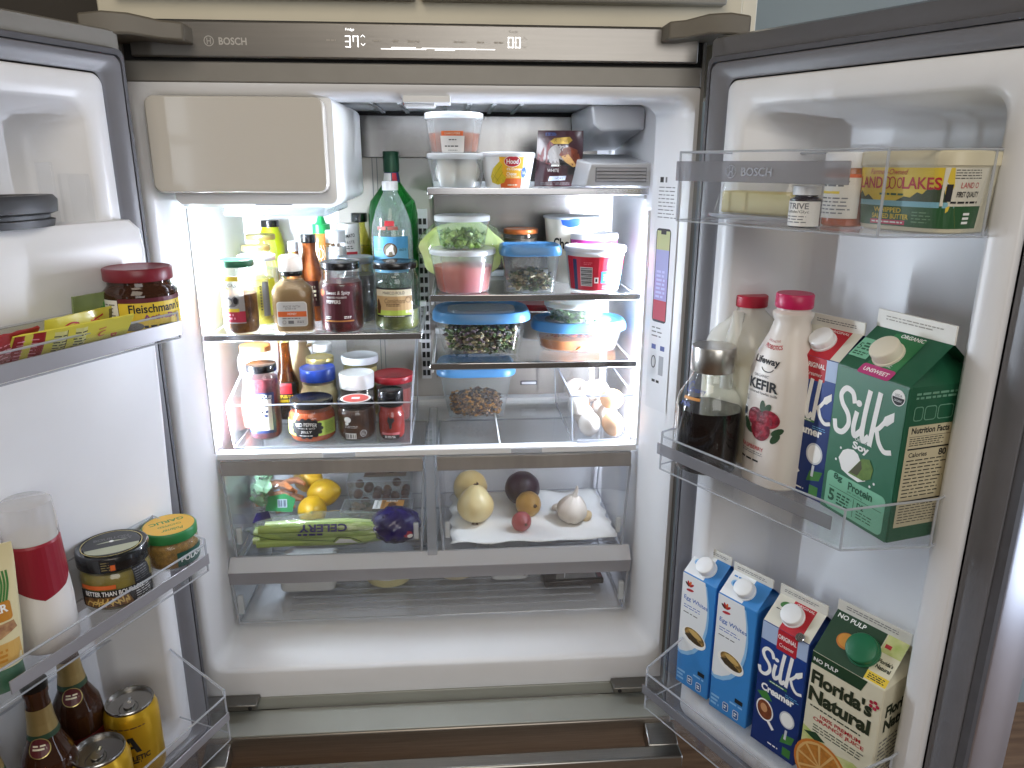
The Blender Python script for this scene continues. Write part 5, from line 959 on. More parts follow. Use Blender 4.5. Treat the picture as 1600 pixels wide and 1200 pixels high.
CRB = M('creamer_blue', '1d3f8a', .4, noise=.06, ns=14)
def creamer(label, s, t, z, w, d, h, rot, g=.034):
    th, F, S, SD, FN, o = carton('R', label, s, t, z, w, d, h, g, .016, CRB, (-.002, .026, .0165, .014), WPLAST, rot, group='blue creamer cartons')
    P = Print(); W = w / 2; P.rect(-W + .001, .0, W - .001, h * .60, M('creamer_navy', '16306e', .4), 0).rect(-W + .001, h * .60, W - .001, h * .86, CRB, 0).rect(-W + .001, h * .86, W - .001, h, M('creamer_pale', 'a9bcdc', .4), 0)
    P.rect(-W * .30, h * .84, W * .55, h, REDINK, 1, r=.002).text('ORIGINAL', W * .12, h * .945, W * .78, h * .035, WINK, 2, bold=.02).text('Creamer', W * .12, h * .885, W * .62, h * .028, WINK, 2)
    silk(P, 0, h * .69, w * .92, WINK, 3); P.rect(-W * .45, h * .545, W * .35, h * .563, GRN, 1).lines(-W * .4, h * .548, W * .3, h * .56, 1, WINK, 2).text('Creamer', -W * .02, h * .485, w * .72, h * .062, WINK, 3, bold=.04)
    coffee_cup(P, -W * .48, h * .30, w * .19, 2); P.ell(W * .50, h * .33, w * .16, w * .18, M('cup_grey', 'c9cdd2', .5), 2).ell(W * .50, h * .33, w * .13, w * .15, WINK, 3).stroke([(W * .52, h * .24), (W * .5, h * .17)], w * .05, M('cup_grey', 'c9cdd2'), 2, sm=False).poly([(-W * .9, h * .42), (-W * .5, h * .46), (-W * .2, h * .40), (-W * .6, h * .38)], GRN, 1).poly([(W * .3, h * .12), (W * .8, h * .15), (W * .9, h * .22), (W * .4, h * .2)], GRN, 1).lines(-W * .2, h * .04, W * .3, h * .06, 1, WINK, 2).rect(W * .45, h * .03, W * .8, h * .10, GRN, 1).lines(W * .3, h * .5, W * .9, h * .53, 2, SKY, 2, fill=.3)
    P.build('front_print', th, F)
    L_ = math.hypot(g, d / 2); P = Print(); P.rect(-W + .001, .001, W - .001, L_ - .001, M('creamer_cream', 'd9d6c8', .42), 0).rect(-W * .30, 0, W * .62, L_ - .002, REDINK, 1).text('ORIGINAL', W * .2, L_ - .006, W * .75, .004, WINK, 2).ell(-W * .55, L_ * .72, .008, .005, GRN, 1, rot=20).lines(-W * .8, L_ * .5, -W * .5, L_ * .55, 1, INK, 1)
    P.build('roof_print', th, S); P = Print(); P.lines(-W * .8, .005, W * .8, .011, 2, GREYINK, 0, fill=.35); P.build('date_print', th, FN); return th
creamer('blue creamer carton half hidden behind the green soy carton', .2085, -.022, ZR2, .086, .082, .200, -6); cr3 = creamer('blue creamer carton beside the orange juice in the bottom bin', .213, -.018, ZR3, .080, .078, .216, 3)
m = MB(); m.X = Matrix.Translation((.024, -.038, .219)) @ Matrix.Rotation(.7, 4, 'X'); m.loft(Loft([(0, .007), (.003, .007), (.004, .006)]), 16); m.build('foil_seal', CHROME, cr3)
EWB = M('eggwhite_blue', '3a86cc', .42, noise=.05, ns=16)
for i, (s_, lab) in enumerate(((.041, 'egg white carton nearest the hinge in the bottom bin'), (.122, 'egg white carton next to the blue creamer carton'))):
    w = .070 if i == 0 else .074
    th, F, S, SD, FN, o = carton('R', lab, s_, -.014, ZR3, w, .072, .219, .030, .014, EWB, (.002, .022, .0155, .017), WPLAST, 4, group='egg white cartons'); W = w / 2
    P = Print(); pts = [(-W + .0005, .070)] + [(-W + w * .80 * math.sin(math.radians(a)), .150 - .085 * math.cos(math.radians(a))) for a in (5, 20, 35, 50, 65, 80, 90)] + [(W * .60, .165), (W * .52, .190), (W * .35, .218), (-W + .0005, .218)]
    P.poly([(-W + .0005, .062)] + [(u_ + .004, v_ - .006) for u_, v_ in pts[1:-1]] + [(-W + .0005, .218)], M('eggwhite_sky', '8fc0e8', .42), 0).poly(pts, M('eggwhite_white', 'e6e9ec', .42), 1)
    for a, c_ in ((40, REDINK), (75, ORG), (110, REDINK), (140, M('leaf_dark', '3a2a20', .5))): P.ell(-W * .55 + .006 * math.cos(math.radians(a)), .195 + .007 * math.sin(math.radians(a)), .0022, .0055, c_, 2, seg=12, rot=a - 90)
    P.ell(-W * .5, .190, .008, .0025, REDINK, 2, rot=10).text('Egg Whites', -W * .10, .172, w * .72, .010, BLU, 2, bold=.01, rot=-2)
    P.lines(-W * .8, .153, W * .30, .162, 2, BLU, 2, fill=.3).lines(-W * .8, .143, W * .1, .148, 1, INK, 2, fill=.3)
    P.ell(-W * .05, .104, .026, .017, WINK, 2, rot=-12).ell(-W * .02, .107, .022, .0125, M('omelette', 'b08a4c', .5, noise=.5, ns=160, col2='3a3018'), 3, rot=-14).poly([(-.022, .104), (-.008, .110), (.004, .104), (.018, .097), (.006, .094), (-.012, .097)], M('filling', '4a3a24', .5, noise=.6, ns=300), 4).ell(.0, .112, .014, .005, M('omelette_top', 'c8a866', .5), 4, rot=-16)
    for u_, v_ in ((-W * .1, .016), (W * .45, .013)): P.rect(u_ - .0055, v_ - .006, u_ + .0055, v_ + .010, WINK, 2, r=.003).rect(u_ - .0045, v_ - .005, u_ + .0045, v_ + .009, M('eggwhite_deep', '2c5f9c', .42), 3, r=.002).lines(u_ - .003, v_ - .002, u_ + .003, v_ + .006, 2, WINK, 4)
    P.lines(-W * .9, .008, -W * .4, .030, 3, M('eggwhite_sky', '8fc0e8'), 2).rect(W * .35, .038, W * .75, .046, INK, 2).lines(W * .1, .030, W * .8, .036, 1, M('eggwhite_sky', '8fc0e8'), 2); P.build('front_print', th, F)
    P = Print(); L_ = math.hypot(.030, .036); P.rect(-W + .001, .001, W * .2, L_ - .001, M('eggwhite_white', 'e6e9ec'), 0).ell(-W * .55, L_ * .55, .008, .006, M('eggwhite_sky', '8fc0e8'), 1).ell(-W * .55, L_ * .55, .005, .004, EWB, 2).lines(-W * .8, L_ * .75, W * .1, L_ * .85, 1, EWB, 1); P.build('roof_print', th, S)
    P = Print(); P.lines(-W * .8, .004, W * .8, .010, 2, GREYINK, 0, fill=.35); P.build('date_print', th, FN)
OJC = M('juice_cream', 'ddd8c0', .42, noise=.04, ns=20)
th, F, S, SD, FN, o = carton('R', 'orange juice carton with green cap, largest in the bottom bin', .316, -.030, ZR3, .108, .104, .216, .050, .016, OJC, (.006, .034, .0215, .014), M('cap_green', '1f6a48', .35), 2); W = .054
JG = M('juice_dark_green', '24422c', .42); FNI = M('juice_ink', '26301f', .5)
P = Print(); P.rect(-W + .001, .196, W * .42, .2155, JG, 0).poly([(W * .42, .196), (W * .42, .2155), (W * .56, .2155)], JG, 0).text('NO PULP', -W * .58, .2045, .038, .0065, WINK, 2, bold=.02)
P.text("Florida's", -.004, .176, .092, .024, FNI, 2, bold=.045).text('Natural', -.004, .147, .094, .024, FNI, 2, bold=.045); P.lines(-W * .86, .126, W * .86, .130, 1, FNI, 2).text('100% PREMIUM', .002, .118, .062, .0062, REDINK, 2, bold=.015).text('ORANGE JUICE', .0, .109, .078, .0078, REDINK, 2, bold=.015)
for a in range(5): P.ell(W * .80 + .005 * math.cos(a * 1.257), .186 + .005 * math.sin(a * 1.257), .0028, .0028, PINKR, 3, seg=8)
P.lines(-W * .7, .088, W * .8, .102, 3, FNI, 2, fill=.35).poly([(-W + .001, .0), (W - .001, 0), (W - .001, .07), (W * .5, .078), (0, .072), (-W + .001, .09)], M('juice_leaf', 'a9bb64', .45, noise=.4, ns=40, col2='d8d4a0'), 1)
P.ell(-W * .35, .034, .043, .043, M('orange_rind', 'c8762c', .45), 2).ell(-W * .35, .034, .039, .039, M('orange_pith', 'd9b070', .45), 3)
for i in range(10):
    a = math.radians(i * 36 + 8); P.poly([(-W * .35 + .004 * math.cos(a), .034 + .004 * math.sin(a)), (-W * .35 + .036 * math.cos(a - .26), .034 + .036 * math.sin(a - .26)), (-W * .35 + .036 * math.cos(a + .26), .034 + .036 * math.sin(a + .26))], M('orange_flesh', 'c98438', .45, noise=.3, ns=200), 4)
P.poly([(W * .2, .05), (W * .5, .066), (W * .9, .05), (W * .6, .036)], GRN, 2).poly([(-W * .95, .08), (-W * .6, .088), (-W * .3, .08), (-W * .6, .074)], JG, 2).build('front_print', th, F)
P = Print(); L_ = math.hypot(.050, .052); P.rect(-W + .001, .0, W * .42, L_ - .001, JG, 0).text('NO PULP', -W * .50, L_ - .008, .042, .007, WINK, 1, bold=.02).ell(-.020, .034, .014, .012, M('orange_rind', 'c8762c'), 1).ell(-.020, .035, .012, .010, M('orange_bright', 'd8963c', .45), 2).rect(W * .45, L_ * .62, W - .001, L_ - .001, M('juice_leaf', 'a9bb64'), 1).text("Florida's", W * .72, L_ * .46, .020, .006, FNI, 1, bold=.03).text('Natural', W * .72, L_ * .34, .020, .006, FNI, 1, bold=.03).rect(W * .42, .002, W - .001, L_ * .2, YEL, 1).lines(W * .48, .004, W * .95, L_ * .17, 3, FNI, 2).rect(W * .50, L_ * .72, W * .66, L_ * .80, REDINK, 2); P.build('roof_print', th, S)
P = Print(); P.text("Florida's", .0, .176, .080, .020, FNI, 1, bold=.04).text('Natural', .0, .152, .080, .020, FNI, 1, bold=.04).lines(-.044, .02, .044, .13, 16, GREYINK, 1, fill=.3); P.build('side_print', th, SD); P = Print(); P.lines(-.04, .005, .045, .012, 2, GREYINK, 0, fill=.35); P.build('date_print', th, FN)

def dbottle(k, label, s, t, z, *a, rot=0, **kw):
    th, L = bottle(label, (0, 0, 0), *a, **kw); th.location = dpos(k, s, t, z); th.rotation_euler = (0, 0, math.radians(DROT[k] + rot)); return th, L
def djar(k, label, s, t, z, *a, rot=0, **kw):
    th, L = jar(label, (0, 0, 0), *a, **kw); th.location = dpos(k, s, t, z); th.rotation_euler = (0, 0, math.radians(DROT[k] + rot)); return th, L
def dtub(k, label, s, t, z, *a, rot=0, **kw):
    th, L = tub(label, (0, 0, 0), *a, **kw); th.location = dpos(k, s, t, z); th.rotation_euler = (0, 0, math.radians(DROT[k] + rot)); return th, L
t, L = dbottle('R', 'clear glass bottle of dark coffee with steel cap', .066, .058, ZR2, [(0, .040), (.003, .046), (.012, .0490), (.10, .0495), (.118, .046), (.138, .034), (.150, .0285), (.158, .0285)], GLASS, [(.155, .0315), (.1565, .0325), (.190, .0325), (.1925, .0315), (.193, .028)], M('steel_cap', 'cfccc6', .3, metal=1.0, noise=.1, ns=6), .098, M('coffee', '120d10', .12, coat=.5), rot=10, name='glass_bottle', capname='cap')
P = Print(); NB = M('blue_print', '3a4a9c', .4); P.ring(-.014, .134, .0062, .007, .0012, NB, 1, 40, 320).text('Creamy', .004, .130, .030, .0085, NB, 1, shear=.2).rect(-.016, .117, .012, .121, M('orange_print', 'c88a48', .4), 1).text('Milk', -.010, .110, .018, .007, NB, 1, shear=.2); P.build('print', t, L.wrap(-92, .045))
MILKP = clear('milk_jug_plastic', (.96, .96, .94), .2, body=.72, bodycol=(.95, .94, .88))
t, L = dbottle('R', 'milk jug with red cap at the hinge side of the middle bin', .050, -.035, ZR2, [(0, .050, 4), (.004, .054, 4.5), (.175, .055, 4.5), (.198, .050, 3.5), (.220, .034, 2.6), (.234, .022, 2), (.244, .0195, 2)], MILKP, [(.240, .0235), (.2415, .0245), (.256, .0245), (.2575, .023)], M('red_cap', 'b8243c', .4), .165, M('milk', 'f0e6bc', .35), rot=8, name='milk_jug', cat='milk jug')
m = MB(); m.tube([(.0, -.030, .232), (.004, -.046, .205), (.004, -.056, .17), (.004, -.056, .12)], .010, 10); m.build('handle', MILKP, t, smooth=60)
KEF = M('kefir_plastic', 'dcd4cc', .35, noise=.03, ns=12)
t, L = dbottle('R', 'white kefir bottle with magenta cap and raspberry picture', .158, .008, ZR2, [(0, .040, 3), (.004, .044, 3), (.10, .0455, 3), (.165, .0445, 3), (.19, .041, 2.6), (.222, .029, 2.1), (.240, .024, 2), (.247, .027, 2), (.252, .0275, 2), (.256, .022, 2), (.262, .021, 2)], KEF, [(.259, .0245), (.2605, .0255), (.277, .0255), (.279, .024)], MAG, rot=-6, name='kefir_bottle')
P = Print(); P.text('PROBIOTICS', .004, .206, .034, .006, REDINK, 1, arc=-.5, bold=.02).text('LIVE & ACTIVE', .002, .214, .026, .003, REDINK, 1, arc=-.5).text('Lifeway', 0, .186, .044, .013, INK, 1, bold=.03).ring(.004, .178, .010, .006, .0012, INK, 1, 190, 350).text('ORGANIC', -.004, .165, .026, .004, GREYINK, 1).text('KEFIR', 0, .152, .048, .015, INK, 1, bold=.035).text('cultured lowfat milk', 0, .1405, .048, .0042, INK, 1).text('1%', -.026, .128, .008, .008, INK, 1).ell(-.027, .108, .005, .007, INK, 1).lines(-.030, .112, -.022, .116, 1, WINK, 2)
RB = M('raspberry', 'a8283c', .4, noise=.45, ns=140, col2='5a1420', bump=.5, bs=180); P.ell(-.006, .104, .013, .014, RB, 2).ell(.016, .106, .014, .013, RB, 2).ell(.004, .088, .0155, .017, RB, 3)
for x, y, r_ in ((-.020, .092, 40), (-.016, .084, 60), (.028, .090, -50), (.026, .080, -30), (.004, .122, 0), (.012, .120, -30)): P.ell(x, y, .0045, .009, M('leaf_green_dark', '2f4a30', .5), 1, seg=12, rot=r_)
P.text('RASPBERRY', -.008, .058, .040, .006, REDINK, 1, bold=.01).lines(-.028, .047, .012, .053, 2, GREYINK, 1, fill=.35).lines(-.028, .036, .008, .041, 1, INK, 1); P.build('label', t, L.wrap(-90, .043))
# top bin
bd = on_door('R', 'butter_dish', 'clear butter dish with a stick of yellow butter', 'butter dish', .115, .040, ZR1, 0)
m = MB(); m.box(-.058, .058, -.019, .019, .008, .038); m.build('butter', M('butter', 'd8c888', .45, noise=.06, ns=20, sss=.15), bd, bevel=.003)
m = MB(); m.loft(Loft([(0, .064, .030, 6), (.003, .072, .036, 6), (.006, .074, .037, 6), (.0075, .073, .036, 6)]), 48); m.build('base', CLEAREDGE, bd)
m = MB(); m.loft(Loft([(.008, .068, .032, 6), (.03, .064, .028, 6), (.050, .058, .023, 6), (.053, .054, .020, 6)]), 48, cap0=False); m.build('dome', GLASS, bd)
t, L = dbottle('R', 'small dark vial with white cap and printed label', .222, .096, ZR1, [(0, .0165), (.002, .0185), (.033, .0185), (.036, .013), (.041, .0125)], M('dark_vial', '2c2028', .25, coat=.4), [(.038, .0155), (.0385, .0160), (.048, .0160), (.0485, .015)], WPLAST, rot=4, name='medicine_vial', cat='vial')
P = Print(); P.rect(-.030, .002, .030, .031, PAPER, 0).text('TRIVE', .001, .0255, .026, .007, GREYINK, 1, bold=.02).text('Sulfide/Glyc', .0, .0185, .030, .0042, INK, 1).lines(-.014, .005, .014, .015, 3, GREYINK, 1, fill=.35); P.build('label', t, L.wrap(-90))
t, L = dbottle('R', 'orange pill bottle with white label and cap', .232, .034, ZR1, [(0, .022), (.002, .0245), (.066, .0245), (.072, .0235)], clear('amber_plastic', (.85, .42, .12), .08, body=.35, bodycol=(.7, .3, .08)), [(.069, .0265), (.070, .0272), (.086, .0272), (.0875, .0255)], WPLAST, .04, M('pills', 'c87a3c', .5), rot=-6, name='pill_bottle')
P = Print(); P.rect(-.034, .010, .034, .062, M('rx_label', 'e0dcd2', .55), 0).rect(-.034, .058, .034, .062, ORG, 1).lines(-.024, .046, .024, .056, 2, GREYINK, 1, fill=.4).rect(-.024, .039, .010, .042, YEL, 1).lines(-.024, .014, .024, .036, 5, GREYINK, 1, fill=.35); P.build('label', t, L.wrap(-90))
LOY = M('butter_tub_yellow', 'dcc03c', .42); LOG = M('butter_tub_green', '2c5a34', .42); LOB = M('butter_tub_water', '7fb4c4', .42)
t, L = dtub('R', 'big yellow and green butter tub in the top bin', .318, .008, ZR1, .061, .067, .088, M('butter_tub_base', 'd8d2ba', .42), M('butter_tub_lid', 'd8d0b4', .4), n=4.0, ry=.78, name='butter_tub', lidh=.014, rot=-8)
P = Print(); P.rect(-.060, .006, .060, .070, LOY, 0).rect(-.060, .006, .060, .028, LOG, 1).rect(-.060, .028, .060, .034, LOB, 1).poly([(-.060, .034), (-.060, .046), (-.055, .040), (-.050, .044), (-.044, .037), (-.038, .040), (-.030, .034)], M('pines', '3c4a34', .5), 2).poly([(.0, .034), (.010, .039), (.018, .038), (.026, .044), (.032, .042), (.040, .050), (.046, .047), (.052, .053), (.056, .034)], M('pines', '3c4a34'), 2)
P.text('Farmer-Owned', -.012, .0655, .050, .006, REDINK, 3, shear=.35).text('LAND', -.036, .0535, .034, .013, REDINK, 3, bold=.02).text('LAKES', .029, .0535, .044, .013, REDINK, 3, bold=.02)
for u_ in (-.013, -.006): P.ring(u_, .0535, .0038, .0062, .0012, REDINK, 3)
P.text('O', .0035, .0535, .007, .012, REDINK, 3).lines(-.022, .039, .012, .043, 1, LOG, 3).text('WHIPPED', -.010, .0235, .036, .0055, YEL, 3, bold=.02).text('SALTED BUTTER', -.006, .0165, .048, .0055, YEL, 3, bold=.02).rect(-.032, .0075, .014, .0125, M('tub_pink', 'c03a5c', .45), 3).lines(-.030, .0085, .012, .0115, 1, WINK, 4).lines(.022, .010, .044, .024, 4, M('tub_green_pale', '6f9470', .5), 3, fill=.35)
P.build('label', t, L.flat())
P = Print(); P.rect(-.024, .030, .030, .070, M('tub_side_white', 'd8d4c4', .5), 2).lines(-.014, .058, .022, .069, 4, INK, 3, fill=.3).text('1', -.017, .044, .006, .018, INK, 3).text('LAND O', .006, .052, .024, .006, REDINK, 3).text('FIRST QUALITY', .006, .042, .030, .007, INK, 3, bold=.02).lines(-.014, .032, .024, .036, 1, INK, 3).rect(-.024, .006, .030, .030, LOG, 1).lines(.004, .010, .016, .024, 3, WINK, 3); P.build('side_label', t, L.wrap(-22, .07))

# ------------------------------------------------------------------ left door
ZL1, ZL2, ZL3 = -.3498, -.7138, -1.0368
BRG = clear('brown_glass', (.28, .12, .06), .04, body=.6, bodycol=(.10, .035, .015), ior=1.5)
t, L = djar('L', 'brown yeast jar with maroon lid and yellow label', .054, .074, ZL1, .0475, .094, M('maroon_lid', '7a2230', .35), M('yeast_granules', '4a2c18', .6, noise=.4, ns=200), .8, lidh=.017, lidr=.0440, neck=.84, sh=.74, glass=BRG, rot=-38)
P = Print(); P.rect(-.036, .006, .060, .050, YEL, 0).rect(-.036, .050, .060, .056, MAROON, 1).rect(-.062, .008, -.037, .054, PAPER, 0).lines(-.060, .012, -.040, .050, 8, GREYINK, 1, fill=.35).text("Fleischmann's", .014, .0425, .074, .012, INK, 2, bold=.02).text('ActiveDry', .020, .0295, .052, .009, M('yeast_purple', '8a3a7c', .5), 2, bold=.03).lines(-.006, .015, .04, .021, 1, INK, 2).ell(-.022, .019, .016, .006, GREYINK, 2); P.build('label', t, L.wrap(-88))
def packet(label, s, t, z, rot, tilt, w, h, mat, draw):
    o_ = on_door('L', 'seasoning_packet', label, 'packet', s, t, z, rot, 'seasoning packets'); o_.rotation_euler = (Matrix.Rotation(math.radians(DROT['L'] + rot), 3, 'Z') @ Matrix.Rotation(math.radians(tilt), 3, 'X')).to_euler()
    def f(u, v, off): b = .0045 * max(0, 1 - (u / w * 2) ** 2) * max(0, 1 - (v / h * 2) ** 2) + .0008 * math.sin(u * 260); return (u, -b - off - .0006, v + h / 2)
    f.cuts = [-h / 2 + h * i / 8 for i in range(1, 8)]; f.du = .008
    m_ = MB(); A = [[f(-w / 2 + w * i / 12, -h / 2 + h * j / 8, 0) for i in range(13)] for j in range(9)]
    m_.rings([r + [(p[0], -p[1] + .0008, p[2]) for p in r[::-1]] for r in A]); m_.build('packet_body', mat, o_, smooth=60)
    P_ = Print(); draw(P_, w / 2, h / 2); P_.build('print', o_, f); return o_
PKY = M('packet_yellow', 'd9cf4c', .35, coat=.3); PKR = M('packet_red', '9c2428', .35, coat=.3); PKG = M('packet_green', '7a8a5c', .4, coat=.2)
packet('yellow seasoning packet with printed table, front of the door bin', .200, .098, ZL1 + .002, -6, 38, .150, .055, PKY, lambda P_, w, h: P_.rect(-w + .002, -h, -.038, h, PKR, 1).lines(-w + .006, -h + .006, -.042, h - .006, 8, M('pink_ink', 'e8a0b0', .5), 2, fill=.25).rect(-.032, -h + .004, .020, h - .004, M('packet_table', 'd4d08c', .4), 1).lines(-.030, -h + .008, .018, h - .008, 9, INK, 2, fill=.35).rect(-.012, -h + .004, -.011, h - .004, INK, 2).text('TO', .036, .012, .016, .016, M('packet_rose', 'c05a4c', .5), 2, rot=-90, bold=.02).text('PA', .050, -.004, .016, .014, M('packet_rose', 'c05a4c', .5), 2, rot=-90, bold=.02))
packet('red seasoning packet at the far end of the door bin', .300, .092, ZL1 + .002, 8, 35, .110, .058, PKR, lambda P_, w, h: P_.lines(-w + .01, -h + .01, w - .02, h - .01, 6, M('pink_ink', 'e8a0b0'), 1, fill=.25))
packet('yellow packet with red swirl behind the printed packet', .150, .064, ZL1 + .002, 4, 14, .110, .046, PKY, lambda P_, w, h: P_.stroke([(-.03, -.01), (-.015, .01), (0, .0), (.015, .012), (.03, .004)], .004, ORG, 1).stroke([(-.04, .0), (-.02, .014), (.005, .008), (.03, .016)], .002, REDINK, 2).rect(.038, -.02, .05, .02, M('packet_olive', '6a6430', .5), 1))
packet('green seed packet standing at the back of the door bin', .098, .046, ZL1 + .002, -4, 8, .085, .062, PKG, lambda P_, w, h: P_.poly([(-.03, -.02), (.0, .02), (.03, .026), (.035, .0), (.01, -.022)], GRN, 1).stroke([(-.02, -.015), (.02, .02)], .002, LIME, 2).lines(.012, .012, .036, .026, 2, M('packet_red', '9c2428'), 2))
# middle bin of the left door
t, L = djar('L', 'squat bouillon base jar with black lid and noodle picture', .152, .064, ZL2, .0460, .084, BLKLID, M('bouillon', '8a7a2c', .35, noise=.3, ns=40), .9, lidh=.021, lidr=.0465, neck=.92, sh=.74, rot=-40)
P = Print(); P.rect(-.055, .010, .055, .036, INK, 0).rect(-.052, .038, -.002, .044, ORG, 0).text('BETTER THAN BOUILLON', -.006, .0315, .078, .007, WINK, 2, bold=.02).poly([(-.05, .011), (.018, .011), (.012, .026), (-.03, .0265), (-.05, .024)], M('noodles', '9a6a34', .5, noise=.6, ns=120, col2='3a2410'), 1)
for i in range(7): P.stroke([(-.045 + i * .009, .013), (-.040 + i * .008, .020), (-.030 + i * .007, .016), (-.026 + i * .006, .024)], .0018, M('noodle', 'd8b868', .5), 2)
P.lines(.022, .012, .05, .030, 5, WINK, 1, fill=.25).rect(.022, .036, .050, .060, INK, 0).lines(.024, .038, .048, .058, 6, GREYINK, 1, fill=.3); P.build('label', t, L.wrap(-90))
P = Print(); P.ring(0, 0, .0385, .0385, .0012, GOLD, 1, seg=36).ell(0, 0, .036, .036, M('lid_black_print', '1c1c1e', .35), 0).ell(0, -.012, .034, .020, M('lid_grey_green', 'a8ac94', .4), 1).rect(-.034, -.010, .034, .004, M('lid_black_print', '1c1c1e'), 2).text('BOUILLON', 0, .016, .044, .007, GREYINK, 2, bold=.02).ell(0, .006, .003, .003, WINK, 3).lines(.012, .004, .026, .012, 2, GREYINK, 3); P.build('lid_print', t, plane_map((0, 0, .0838), (1, 0, 0), (0, 1, 0)))
P = Print(); P.rect(-.010, .064, .010, .082, INK, 0).lines(-.008, .066, .004, .080, 4, GOLD, 1, fill=.3).rect(.003, .066, .009, .074, ORG, 2); P.build('seal_strip', t, Loft([(.06, .0468), (.09, .0468)]).wrap(-100))
t, L = djar('L', 'chopped garlic jar with yellow and green lid', .046, .058, ZL2, .0400, .062, M('garlic_lid_green', '2c7a44', .4), M('chopped_garlic', 'a8803c', .5, noise=.5, ns=150), .95, lidh=.016, lidr=.0395, neck=.94, sh=.72, rot=-30)
P = Print(); GY = M('garlic_lid_yellow', 'd8a83c', .4); P.ell(0, 0, .0365, .0365, GY, 0, seg=36).text('GARLIC', 0, .012, .050, .010, GRN, 1, bold=.03, rot=180).text('CHOPPED', .0, -.004, .034, .006, GRN, 1, bold=.02, rot=180).text('Polaner', .0, -.020, .032, .009, GRN, 1, shear=.3, bold=.02, rot=180); P.build('lid_print', t, plane_map((0, 0, .0612), (1, 0, 0), (0, 1, 0)))
P = Print(); P.rect(-.01, .006, .05, .030, M('garlic_label', '24544a', .45), 0).text('POLANER', .02, .018, .050, .008, WINK, 1, bold=.02); P.build('label', t, L.wrap(-80))
t, L = dbottle('L', 'white squeeze bottle with red wave and clear cap', .262, .066, ZL2, [(0, .031), (.004, .034), (.06, .0345), (.10, .0325), (.145, .031), (.150, .028)], M('dressing_white', 'e4e0dc', .35), [(.148, .030), (.150, .0312), (.178, .0305), (.196, .029), (.199, .025)], clear('cloudy_cap', (.9, .9, .9), .15, body=.35, bodycol=(.8, .78, .76)), rot=-30, name='squeeze_bottle')
P = Print(); WR = M('wave_red', '8c1a2c', .35); P.poly([(-.10, .148), (.10, .148), (.10, .125), (.06, .105), (.03, .085), (.0, .075), (-.03, .09), (-.06, .11), (-.10, .10)], WR, 0); P.build('label', t, L.wrap(-90))
P = Print(); P.ell(-.045, .070, .012, .016, INK, 1).ring(-.045, .070, .009, .012, .001, WINK, 2); P.build('emblem', t, L.wrap(-90))
gt = on_door('L', 'ginger_tube', 'squeeze tube of ginger paste with green cap', 'tube', .348, .088, ZL2, -35)
m = MB(); tb = []
for z, w, d in ((.030, .030, .020), (.06, .033, .019), (.10, .036, .014), (.145, .039, .006), (.162, .040, .0016), (.178, .040, .0014)): tb.append([(w * math.cos(a), d * math.sin(a), z) for a in [2 * math.pi * q / 36 for q in range(36)]])
m.rings(tb); m.build('tube_body', M('ginger_cream', 'ddd2a8', .35), gt, smooth=50); lobj('cap', [(0, .027, .019), (.002, .029, .020), (.030, .028, .020), (.031, .024, .017)], M('ginger_cap', '2c6a48', .4), gt)
def gmap(u, v, off):
    q = [(.030, .030, .020), (.06, .033, .019), (.10, .036, .014), (.145, .039, .006), (.162, .040, .0016), (.178, .040, .0014)]
    for a, b in zip(q, q[1:]):
        if a[0] <= v <= b[0]:
            f = (v - a[0]) / (b[0] - a[0]); w, d = a[1] + (b[1] - a[1]) * f, a[2] + (b[2] - a[2]) * f; break
    k = min(.98, abs(u) / w); return (u, -(d * math.sqrt(1 - k * k)) - off - .0006, v)
gmap.cuts = [.06, .10, .145, .162]; gmap.du = .006
P = Print(); P.rect(-.022, .088, .028, .112, M('ginger_orange', 'c0822c', .45), 1, r=.004).text('GINGER', .004, .1035, .042, .010, WINK, 2, bold=.03).text('PASTE', .004, .093, .022, .005, WINK, 2).poly([(-.028, .066), (-.010, .072), (.012, .068), (.030, .076), (.028, .086), (-.020, .084)], M('ginger_root', 'c09a6c', .5, noise=.5, ns=120, col2='8a5a44'), 1).rect(-.030, .034, .030, .062, M('ginger_band', 'cfa65c', .45), 0).lines(-.018, .038, .022, .056, 3, M('ginger_orange', 'c0822c'), 1)
for i in range(6): P.stroke([(.010 + i * .003, .112), (.014 + i * .003, .130), (.012 + i * .0035, .146)], .0022, GRN, 1)
P.ring(-.010, .135, .016, .012, .0012, REDINK, 1).text('SWEET', -.010, .139, .018, .005, REDINK, 2).text('GREEN', -.010, .131, .018, .005, REDINK, 2); P.build('label', gt, gmap)
# bottom bin of the left door
def beer(label, s, t, rot):
    o_, L_ = dbottle('L', label, s, t, ZL3, [(z_ * 1.075, r_ * 1.04) for z_, r_ in [(0, .027), (.003, .0325), (.12, .033), (.138, .030), (.160, .0195), (.185, .0155), (.215, .0135), (.224, .0135), (.2245, .0148), (.232, .0148)]], BRG, [(z_ * 1.075, r_ * 1.04) for z_, r_ in [(.2315, .0152), (.234, .0158), (.2405, .0155), (.2420, .013)]], M('crown_black', '1c1a18', .3, metal=.5), .17, M('beer', '1c0a04', .2), rot=rot, name='beer_bottle', group='beer bottles', capname='crown_cap')
    P_ = Print(); P_.rect(-.045, .178, .045, .222, M('neck_gold', 'a08a58', .35, metal=.5), 0).rect(-.045, .178, .045, .186, M('neck_green', '24402c', .4), 1).ell(-.004, .170, .010, .013, M('neck_badge', '5a2024', .4), 2).ring(-.004, .170, .0095, .0125, .001, GOLD, 3).lines(-.010, .166, .003, .174, 2, CRM, 3); P_.build('neck_label', o_, L_.wrap(-90, .016))
    P_ = Print(); P_.rect(-.045, .03, .045, .105, M('beer_label', '6a1c20', .4), 0).rect(-.045, .06, .045, .085, CRM, 1); P_.build('body_label', o_, L_.wrap(-80, .033))
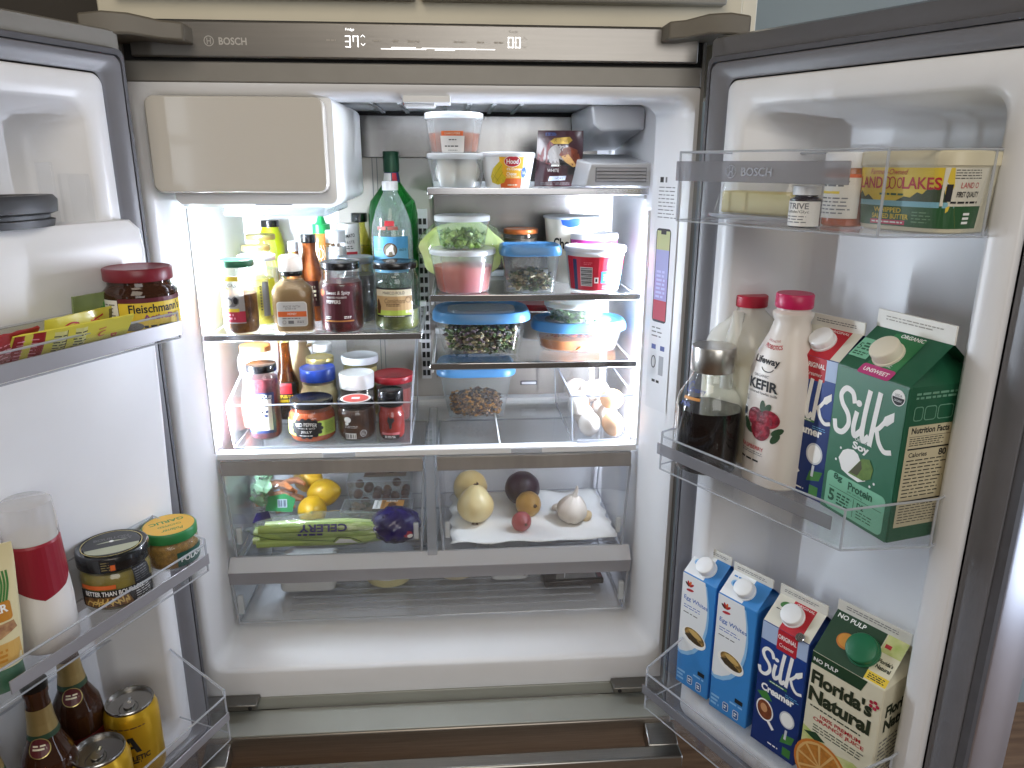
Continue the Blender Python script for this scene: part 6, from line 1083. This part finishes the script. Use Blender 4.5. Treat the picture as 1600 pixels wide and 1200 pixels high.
beer('brown beer bottle at the back near the cans', .186, -.020, -30); beer('brown beer bottle in front with round neck badge', .272, .030, -40); beer('brown beer bottle cut off by the left edge of the picture', .352, .035, -30)
CANY = M('can_yellow', 'd0a628', .28, metal=.55, noise=.05, ns=20); ALU = M('aluminium', 'b8b6b2', .25, metal=1.0, noise=.06, ns=20)
def can(label, s, t, rot):
    o_ = on_door('L', 'beverage_can', label, 'can', s, t, ZL3, rot, 'yellow cans'); R = .0385
    _, L_ = lobj('can_body', [(0, R * .80), (.006, R * .95), (.012, R), (.112, R), (.120, R * .93), (.126, R * .86)], CANY, o_, 40, cap1=False)
    m_ = MB(); m_.loft(Loft([(.124, R * .87), (.1285, R * .89), (.1300, R * .87), (.1295, R * .83), (.1245, R * .80), (.1240, R * .5), (.1242, R * .1)]), 40, cap0=False); m_.build('can_top', ALU, o_)
    m_ = MB(); m_.X = Matrix.Translation((0, -.006, .1256)); m_.rings([[(.008 * math.cos(a), .011 * math.sin(a), z) for a in [2 * math.pi * q / 20 for q in range(20)]] for z in (0, .0012)]); m_.tube([(0, .004, .0012), (0, .012, .001)], .003, 8); m_.build('pull_tab', M('tab_alu', 'c9c7c4', .2, metal=1.0), o_)
    P_ = Print(); P_.ring(0, 0, .013, .016, .0008, M('alu_dark', '6a6866', .4, metal=.8), 1); P_.build('score_line', o_, plane_map((0, -.012, .1243), (1, 0, 0), (0, 1, 0)))
    P_ = Print(); P_.poly([(-.013, .062), (-.003, .090), (.004, .090), (.014, .062), (.007, .062), (.004, .070), (-.004, .070), (-.006, .062)], INK, 1).poly([(-.0025, .075), (.0028, .075), (.0, .083)], CANY, 2).text('ATHLETIC', .002, .052, .046, .009, INK, 1, bold=.03).lines(-.014, .042, .016, .047, 1, INK, 1).lines(-.03, .104, .03, .1075, 1, BRN, 1); P_.build('print', o_, L_.wrap(-90)); return o_
can('yellow can behind, lettering facing the camera', .140, .032, -50); can('yellow can in front, cut off by the bottom of the picture', .232, .074, -60)
